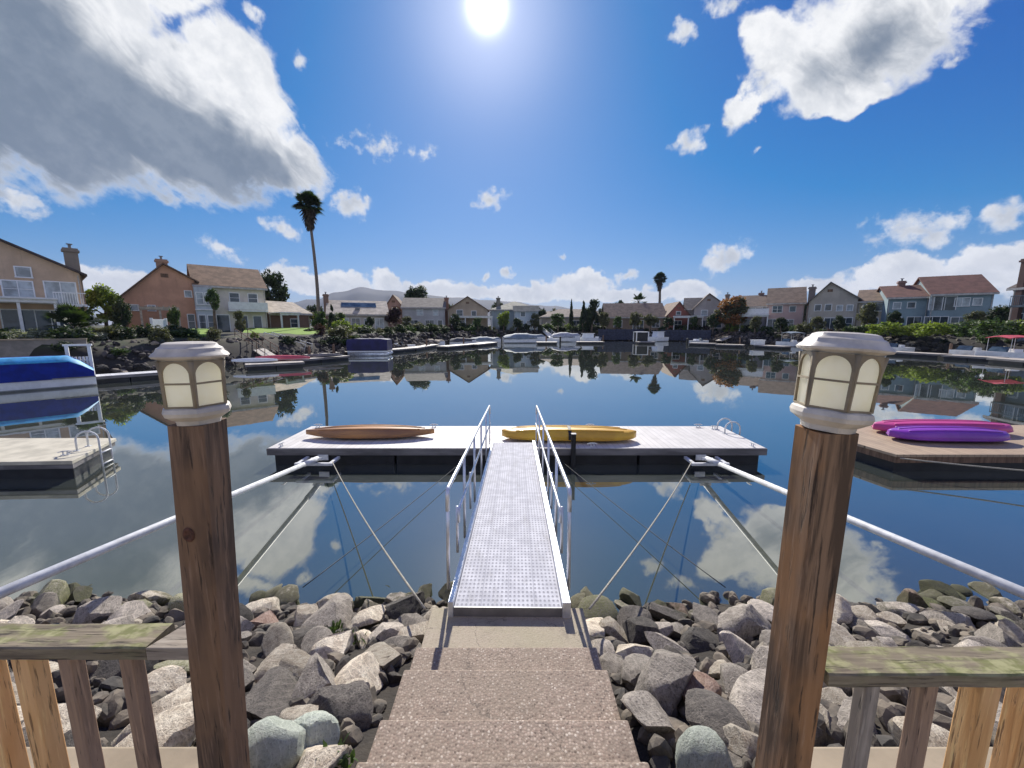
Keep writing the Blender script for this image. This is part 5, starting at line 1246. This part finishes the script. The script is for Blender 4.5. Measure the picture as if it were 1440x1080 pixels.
# ================================================================== FAR DOCKS, RAMPS, BOATS
fdeck = plank_mat('far_deck_boards', (.50, .45, .38), (.42, .38, .33), (.2, .18, .16), 5.0)
def fdock(label, a, b_, wd, z=.42, m_=None):
    a, b_ = Vector((*a, 0)), Vector((*b_, 0)); L = (b_ - a).length
    return dock('boat_dock', label, 'dock', 0, L, 0, wd, z, m_ or fdeck, 'fascia', a, math.atan2(b_.y - a.y, b_.x - a.x), 'docks along the far shore')
def ramp(label, a, b_, za, zb, wd=.9, m_='brown_wood'):
    a, b_ = Vector((*a, za)), Vector((*b_, zb)); d_ = (b_ - a); L = d_.length
    t_ = thing('ramp', label, 'ramp', a, 0, 'ramps down to the far docks')
    t_.rotation_euler = d_.to_track_quat('Y', 'Z').to_euler()
    MB().box(-wd / 2, wd / 2, 0, L, -.08, 0).build('deck', m_ if m_ != 'brown_wood' else fdeck, t_)
    for s in (-1, 1):
        X = s * wd / 2
        MB().tube([(X, 0, .9), (X, L, .9)], .035, 6).build('handrail', m_, t_)
        MB().tube([(X, 0, .45), (X, L, .45)], .025, 6).build('mid_rail', m_, t_)
        for k in range(5): MB().tube([(X, L * k / 4, -.05), (X, L * k / 4, .9)], .03, 6).build('post', m_, t_)
def e(px, py, z=.42): q = PZ(px, py, z); return (q.x, q.y)
fdock('white edged dock strip reaching from the left bank behind the blue boat', e(128, 530), e(232, 523), 1.4, m_=plank_mat('white_boards', (.68, .68, .68), (.6, .6, .6), (.3, .3, .3), 5))
fdock('grey dock with red canoe below the salmon house', e(345, 513), e(428, 509), 1.5)
fdock('long grey dock strip left of the navy covered boat', e(405, 507), e(492, 500), 1.5)
fdock('pale dock behind the navy covered boat', e(440, 499), e(492, 494), 1.4)
fdock('small dock right of the navy covered boat', e(548, 492), e(585, 489), 1.8)
fdock('pale tan dock below the grey walled house', e(586, 489), e(618, 484), 2.0)
fdock('short dock below the tan gabled house', e(630, 487), e(665, 484), 2.0)
fdock('narrow dock beside the grey covered cruiser', e(672, 484), e(700, 481), 2.2)
fdock('dock between the two covered cruisers', e(755, 481), e(784, 481), 2.0)
fdock('dock under the small white boats', e(812, 480.5), e(850, 480.5), 2.0)
fdock('dock beside the white cabin boat', e(898, 480.5), e(922, 480.5), 2.0)
fdock('low grey dock left of the tan ramp', e(968, 482), e(1004, 483), 2.0)
fdock('pale dock below the orange tree', e(1006, 484), e(1045, 485), 2.2)
fdock('dock carrying a white chest below the lavender house', e(1060, 485), e(1100, 487), 2.0)
fdock('dock near the white speedboat at right', e(1245, 494), e(1320, 498), 2.0)
fdock('dark dock before the blue grey house', e(1325, 499), e(1400, 503), 2.0)
fdock('dock under the red canopy boat at right edge', e(1388, 503), e(1500, 511), 2.2)
ramp('brown wooden ramp with rails down the bank below the salmon house', (GX(333, 38), 38.5), (GX(368, 33), 34), 2.1, .5, 1.1)
ramp('pale ramp slanting down below the tan gabled house', (GX(628, 82), 82), (GX(652, 78), 77), 2.3, .5, 1.4, 'white_paint')
ramp('pale ramp beside the pale blue house dock', (GX(765, 92), 92), (GX(779, 85), 86), 2.3, .5, 1.4, 'white_paint')
ramp('tan ramp slanting down left below the orange tree', (GX(1048, 78), 78), (GX(1012, 73), 73), 2.3, .5, 1.3)
ramp('grey ramp down to the docks left of the navy covered boat', (GX(365, 40), 41), (GX(430, 40), 40), 1.7, .5, 1.0, 'galv')

def hull_mb(L, Wd, H, bow=1.0, transom=.85):
    N = 14; rings_ = []
    for i in range(N + 1):
        u = i / N; wv = transom + (1 - transom) * min(1, u * 3) if u < .5 else max(.03, (1 - ((u - .5) * 2) ** 2.2)); sheer = H * (1 + .28 * max(0, u - .4) ** 1.2); keel = -.18 + .5 * max(0, u - .7) * H
        x = -L / 2 + u * L; hw = Wd / 2 * wv
        rings_.append([(x, -hw, sheer), (x, -hw * .93, .25 * H + keel * .3), (x, -hw * .55, keel), (x, hw * .55, keel), (x, hw * .93, .25 * H + keel * .3), (x, hw, sheer)])
    return MB().loft(rings_)
def boat(label, x, y, rz, L, Wd, H, kind, cm=None, name='boat', cat='boat', hm_='boat_white'):
    t_ = thing(name, label, cat, (x, y, 0), rz)
    hull_mb(L, Wd, H).build('hull', hm_, t_, autos=40)
    MB().box(-L / 2 - .01, -L / 2 + L * .72, -Wd / 2 - .012, -Wd / 2 + .0, H * .82, H * .93).build('rub_rail', 'steel_dark', t_)
    if kind == 'cover':
        rg_ = []
        for i in range(15):
            u = i / 14; xx = -L / 2 + .02 + u * L * .97; wv = (.9 + .1 * min(1, u * 3)) if u < .5 else max(.05, (1 - ((u - .5) * 2) ** 2.2)); hw = Wd / 2 * wv + .05
            pk = H * (1 + .28 * max(0, u - .4) ** 1.2); cr = (.75 if .22 < u < .6 else .45 + .3 * max(0, 1 - abs(u - .4) * 2.6)) * H * (1 if 0 < u < 1 else .35)
            rg_.append([(xx, -hw, pk * .72), (xx, -hw, pk + .03), (xx, -hw * .6, pk + cr * .85), (xx, 0, pk + cr), (xx, hw * .6, pk + cr * .85), (xx, hw, pk + .03), (xx, hw, pk * .72)])
        rg_ = [[(a, b2 + .05 * mn.noise(Vector((a * 1.7, b2 * 2, x))), c2 + .07 * mn.noise(Vector((a * 1.9, b2 * 1.5, y)))) for a, b2, c2 in r2] for r2 in rg_]
        MB().loft(rg_).build('cover', cm, t_, autos=50)
    if kind in ('cabin', 'cruiser'):
        c0, c1 = (-.25, .12) if kind == 'cabin' else (-.30, .22); hc = 1.15 if kind == 'cabin' else .85
        rg_ = []
        for xx, s in ((c0 * L, 1), (c1 * L * .3, 1), (c1 * L, .92)):
            rg_.append([(xx, -Wd * .38 * s, H * .95), (xx - .25 * (s < 1), -Wd * .33 * s, H + hc), (xx - .25 * (s < 1), Wd * .33 * s, H + hc), (xx, Wd * .38 * s, H * .95)])
        MB().loft(rg_).build('cabin', 'boat_white', t_)
        MB().box(c0 * L + .15, c1 * L - .5, -Wd * .40, -Wd * .365, H + hc * .45, H + hc * .85).build('window', 'glass_dark', t_)
        MB().box(c0 * L - .25, c1 * L + .05, -Wd * .38, Wd * .38, H + hc + .003, H + hc + .07).build('cabin_roof', 'boat_white', t_)
        MB().tube([(L * .22, -Wd * .33, H), (L * .24, -Wd * .33, H + .5), (L * .47, 0, H + .75), (L * .24, Wd * .33, H + .5), (L * .22, Wd * .33, H)], .02, 6).build('bow_rail', 'galv', t_)
    if kind in ('open', 'cruiser2'):
        rg_ = [[(xx, -Wd * .36, H), (xx - .3, -Wd * .3, H + .5), (xx - .3, Wd * .3, H + .5), (xx, Wd * .36, H)] for xx in (.10 * L, .14 * L)]
        MB().loft(rg_).build('windshield', 'glass_dark', t_)
        MB().box(-.2 * L, -.05 * L, -Wd * .3, Wd * .3, H * .8, H + .3).build('seat', 'boat_white', t_, bevel=.05)
        MB().box(-L / 2 - .35, -L / 2 - .02, -.2, .2, -.1, H + .45).build('outboard_motor', 'float_black', t_, bevel=.06)
    if kind == 'canopy' or kind == 'open':
        if cm:
            rg_ = [[(xx, -Wd * .48, H + 1.45 - dz), (xx, 0, H + 1.62 - dz), (xx, Wd * .48, H + 1.45 - dz), (xx, Wd * .48, H + 1.40 - dz), (xx, 0, H + 1.57 - dz), (xx, -Wd * .48, H + 1.40 - dz)] for xx, dz in ((-.42 * L, .12), (-.2 * L, 0), (.05 * L, 0), (.15 * L, .1))]
            MB().loft(rg_).build('canopy', cm, t_)
            for xx in (-.38, .1):
                for s in (-1, 1): MB().tube([(xx * L, s * Wd * .45, H * .9), (xx * L, s * Wd * .45, H + 1.42)], .02, 6).build('canopy_pole', 'galv', t_)
    return t_
bluecov = mat('blue_cover', (.004, .022, .24), .9, color2=(.003, .015, .16), nscale=2.5, bump=.4, bscale=3, bdist=.05)
cyancov = mat('cyan_trim', (.05, .33, .62), .6)
navycov = mat('navy_cover', (.016, .014, .09), .7, color2=(.01, .01, .055), nscale=1.5, bump=.5, bscale=3, bdist=.05)
greycov = mat('grey_blue_cover', (.20, .25, .30), .7, color2=(.14, .18, .22), nscale=1.2, bump=.5, bscale=3, bdist=.05)
redcov = mat('red_canvas', (.55, .07, .10), .7, color2=(.4, .05, .08), nscale=2)
# blue covered boat at the far left, stern towards us
q0 = Vector((-23.6, 21.6, 0)); q1 = Vector((-28.6, 15.9, 0)); dd = (q0 - q1).normalized(); mid = (q0 + q1) / 2
bt = thing('motor_boat', 'big motor boat under a bright blue cover at the left edge', 'boat', mid, math.atan2(dd.y, dd.x) + PI)
L_ = (q0 - q1).length
hull_mb(L_, 2.4, .62, transom=.9).build('hull', 'boat_white', bt, autos=40)
MB().box(-L_ / 2, L_ * .25, 1.2, 1.215, .50, .56).build('rub_rail', 'steel_dark', bt)
rg_ = []; rt = []
for i in range(18):
    u = i / 17; xx = -L_ / 2 + .03 + u * L_ * .96; wv = (.9 + .1 * min(1, u * 3)) if u < .5 else max(.05, (1 - ((u - .5) * 2) ** 2.2)); hw = 1.2 * wv + .06
    cr = .95 * min(1, (u + .02) / .13) ** .8; cr *= 1 - .35 * max(0, (u - .6)) ** 1
    rg_.append([(xx, -hw, .50), (xx, -hw, .66), (xx, -hw * .93, .66 + cr * .75), (xx, -hw * .80, .66 + cr), (xx, 0, .70 + cr * 1.03), (xx, hw * .80, .66 + cr), (xx, hw * .93, .66 + cr * .75), (xx, hw, .66), (xx, hw, .50)])
    rt.append([(xx, hw * .93 + .015, .66 + cr * .80), (xx, hw * .80, .685 + cr), (xx, hw * .4, .70 + cr * 1.03), (xx, hw * .4, .68 + cr), (xx, hw * .80, .66 + cr), (xx, hw * .93, .66 + cr * .75)])
MB().loft(rg_).build('cover', bluecov, bt, autos=50); MB().loft(rt).build('cover_trim', cyancov, bt, autos=50)
# gate pair of white posts on the dock strip behind it
gp = thing('dock_gate', 'white gate of two posts on the bank end of the white dock strip', 'gate', (*e(116, 528, .5), .4), R(40))
for s in (-1, 1): MB().box(s * .42 - .07, s * .42 + .07, -.07, .07, 0, 1.75).build('post', 'white_paint', gp)
for k in range(5): MB().box(-.33 + k * .14, -.24 + k * .14, -.03, .03, .15, 1.15).build('picket', 'white_paint', gp)
MB().box(-.349, .349, .032, .07, .9, 1.0).box(-.349, .349, .032, .07, .3, .4).build('rail', 'white_paint', gp)
MB().box(-.55, .55, -.09, .09, 1.752, 1.85).build('lintel', 'white_paint', gp)

# navy covered pontoon-type boat: tall boxy cover
cx_, cy_ = e(515, 501, 0)
nb = thing('pontoon_boat', 'boat hidden under a tall boxy navy blue cover', 'boat', (cx_, cy_ + 1.3, 0), R(4))
MB().box(-2.1, 2.1, -1.15, 1.15, .42, .60).build('deck', 'boat_white', nb)
for s in (-.8, .8): MB().tube([(-2.1, s, .18), (1.9, s, .18), (2.25, s, .32)], [.28, .28, .08], 12).build('pontoon', 'aluminium', nb, smooth=True)
rg_ = [[(x, -1.2 * a, .58), (x, -1.22 * a, 1.5 * h2), (x, -1.0 * a, 1.85 * h2), (x, 1.0 * a, 1.85 * h2), (x, 1.22 * a, 1.5 * h2), (x, 1.2 * a, .58)] for x, a, h2 in ((-2.15, .97, .97), (-1.4, 1, 1.01), (-.5, 1, 1), (.6, 1, 1.01), (1.5, 1, 1), (2.15, .96, .95))]
MB().loft(rg_).build('cover', navycov, nb, autos=45)
def at_b(px, py): q = PZ(px, py, 0); return q.x, q.y
x_, y_ = at_b(738, 483); boat('large cruiser under grey blue cover before the pale blue house', x_, y_ + 2, R(8), 8.2, 2.8, 1.05, 'cover', greycov)
x_, y_ = at_b(682, 483); boat('low boat under dull grey cover below the tan gabled house', x_, y_ + 1, R(12), 6.0, 2.2, .7, 'cover', greycov)
x_, y_ = at_b(797, 481); boat('grey white covered cruiser left of the conifer pair', x_, y_ + 1.5, R(0), 6.0, 2.6, 1.1, 'cover', mat('pale_cover', (.33, .35, .40), .7))
x_, y_ = at_b(826, 480.5); boat('small white cruiser below the conifer pair', x_, y_ + 1, R(170), 4.8, 2.2, .8, 'cruiser')
x_, y_ = at_b(841, 480); boat('small white open boat beside the white cruiser', x_, y_ + 1, R(60), 3.6, 1.7, .7, 'open')
x_, y_ = at_b(926, 480.5); boat('white cabin boat moored alone before the dark bulkhead', x_, y_ + 1.2, R(205), 5.0, 2.3, .9, 'cabin')
x_, y_ = at_b(1116, 488); boat('white speedboat with blue windshield left of the right lantern', x_, y_ + 1.2, R(190), 4.6, 2.0, .75, 'open', greycov)
x_, y_ = at_b(1262, 497); boat('white and dark speedboat on the right shore', x_, y_ + .6, R(195), 4.6, 2.0, .7, 'open')
x_, y_ = at_b(1428, 507); boat('white boat with red canopy at the right edge', x_, y_ + 1, R(175), 5.0, 2.2, .75, 'open', redcov)
x_, y_ = at_b(560, 492); boat('small white runabout right of the navy covered boat', x_, y_ + .8, R(15), 4.2, 1.8, .6, 'open')
x_, y_ = at_b(604, 487); boat('low boat with tan cover below the grey walled house', x_, y_ + 1, R(20), 4.6, 1.9, .65, 'cover', mat('tan_cover', (.40, .33, .24), .8))
x_, y_ = at_b(650, 485); boat('dark covered boat left of the grey cruisers', x_, y_ + 1, R(10), 4.6, 1.9, .7, 'cover', mat('charcoal_cover', (.07, .075, .09), .8))
x_, y_ = at_b(772, 482); boat('white runabout between the two covered cruisers', x_, y_ + 1, R(175), 4.2, 1.9, .75, 'open')
x_, y_ = at_b(985, 483); boat('low grey skiff by the dark bulkhead', x_, y_ + .8, R(5), 4.0, 1.6, .5, 'open')
x_, y_ = at_b(1372, 502); boat('white open boat before the dark dock at right', x_, y_ + .8, R(185), 4.4, 1.9, .65, 'open')
# boat lift frame with dark canopy beside the cabin boat
x_, y_ = e(904, 480, .4)
lf = thing('boat_lift', 'square boat lift frame with dark curtain left of the cabin boat', 'boat lift', (x_, y_ + 1.2, .3))
for sx_ in (-1, 1):
    for sy_ in (-1, 1): MB().box(sx_ * 1.1 - .07, sx_ * 1.1 + .07, sy_ * .9 - .07, sy_ * .9 + .07, 0, 1.75).build('post', 'white_paint', lf)
MB().box(-1.2, 1.2, -1.0, 1.0, 1.752, 1.86).build('roof', 'white_paint', lf)
MB().box(-1.02, 1.02, -.80, .80, .1, 1.74).build('curtain', 'float_black', lf)
# chest, canoe, kayaks on the far docks
cb2 = thing('dock_box', 'white chest on the dock below the lavender house', 'dock box', (*e(1069, 485), .42), R(5))
MB().box(-.9, .9, .2, .95, .003, .62).build('body', 'white_paint', cb2, bevel=.02); MB().box(-.95, .95, .15, 1.0, .622, .74).build('lid', 'white_paint', cb2, bevel=.02)
M['red'] = mat('canoe_red', (.62, .10, .14), .4, color2=(.5, .07, .1), nscale=2)
q = e(392, 508); kayak('red and white overturned canoe on the grey dock below the salmon house', (q[0], q[1] + .6, .42), R(8), 4.2, .85, .45, 'red', 'canoe', 'white_paint', group='small craft on far docks')
q = e(350, 511); kayak('white overturned kayak left of the red canoe', (q[0], q[1] + .7, .42), R(14), 3.2, .7, .35, 'boat_white', 'pointed', group='small craft on far docks')
q = e(450, 503); kayak('grey overturned kayak on the long grey dock strip', (q[0], q[1] + .7, .42), R(18), 3.2, .7, .32, 'fascia', 'pointed', group='small craft on far docks')
# mooring piles along the docks
for k, (px, py) in enumerate(((436, 508), (470, 503), (600, 490), (652, 487), (768, 482), (848, 481), (1040, 486), (1335, 501))):
    q = e(px, py, 0); o = tag(MB().tube([(0, 0, -1), (0, 0, 1.3), (0, 0, 1.42)], [.13, .12, .03], 10).build('mooring_pile', 'brown_wood', None, (q[0], q[1], 0)), f'brown mooring pile at the dock before {near_name(*q)}', 'pile', 'mooring piles of the far docks')

# ================================================================== HAZE
hz = MB().box(-3600, 3600, -200, 4600, -3, 420).build('haze', 'soil'); hz.data.materials.clear()
hm2 = bpy.data.materials.new('haze'); hm2.use_nodes = True; t = NT(hm2.node_tree); t.n.remove(t.n['Principled BSDF'])
pv = t.new('ShaderNodeVolumePrincipled'); pv.inputs['Color'].default_value = (.62, .72, .95, 1); pv.inputs['Density'].default_value = .00011; pv.inputs['Anisotropy'].default_value = .0
t.l.new(pv.outputs[0], t.n['Material Output'].inputs['Volume']); hz.data.materials.append(hm2); tag(hz, kind='stuff')
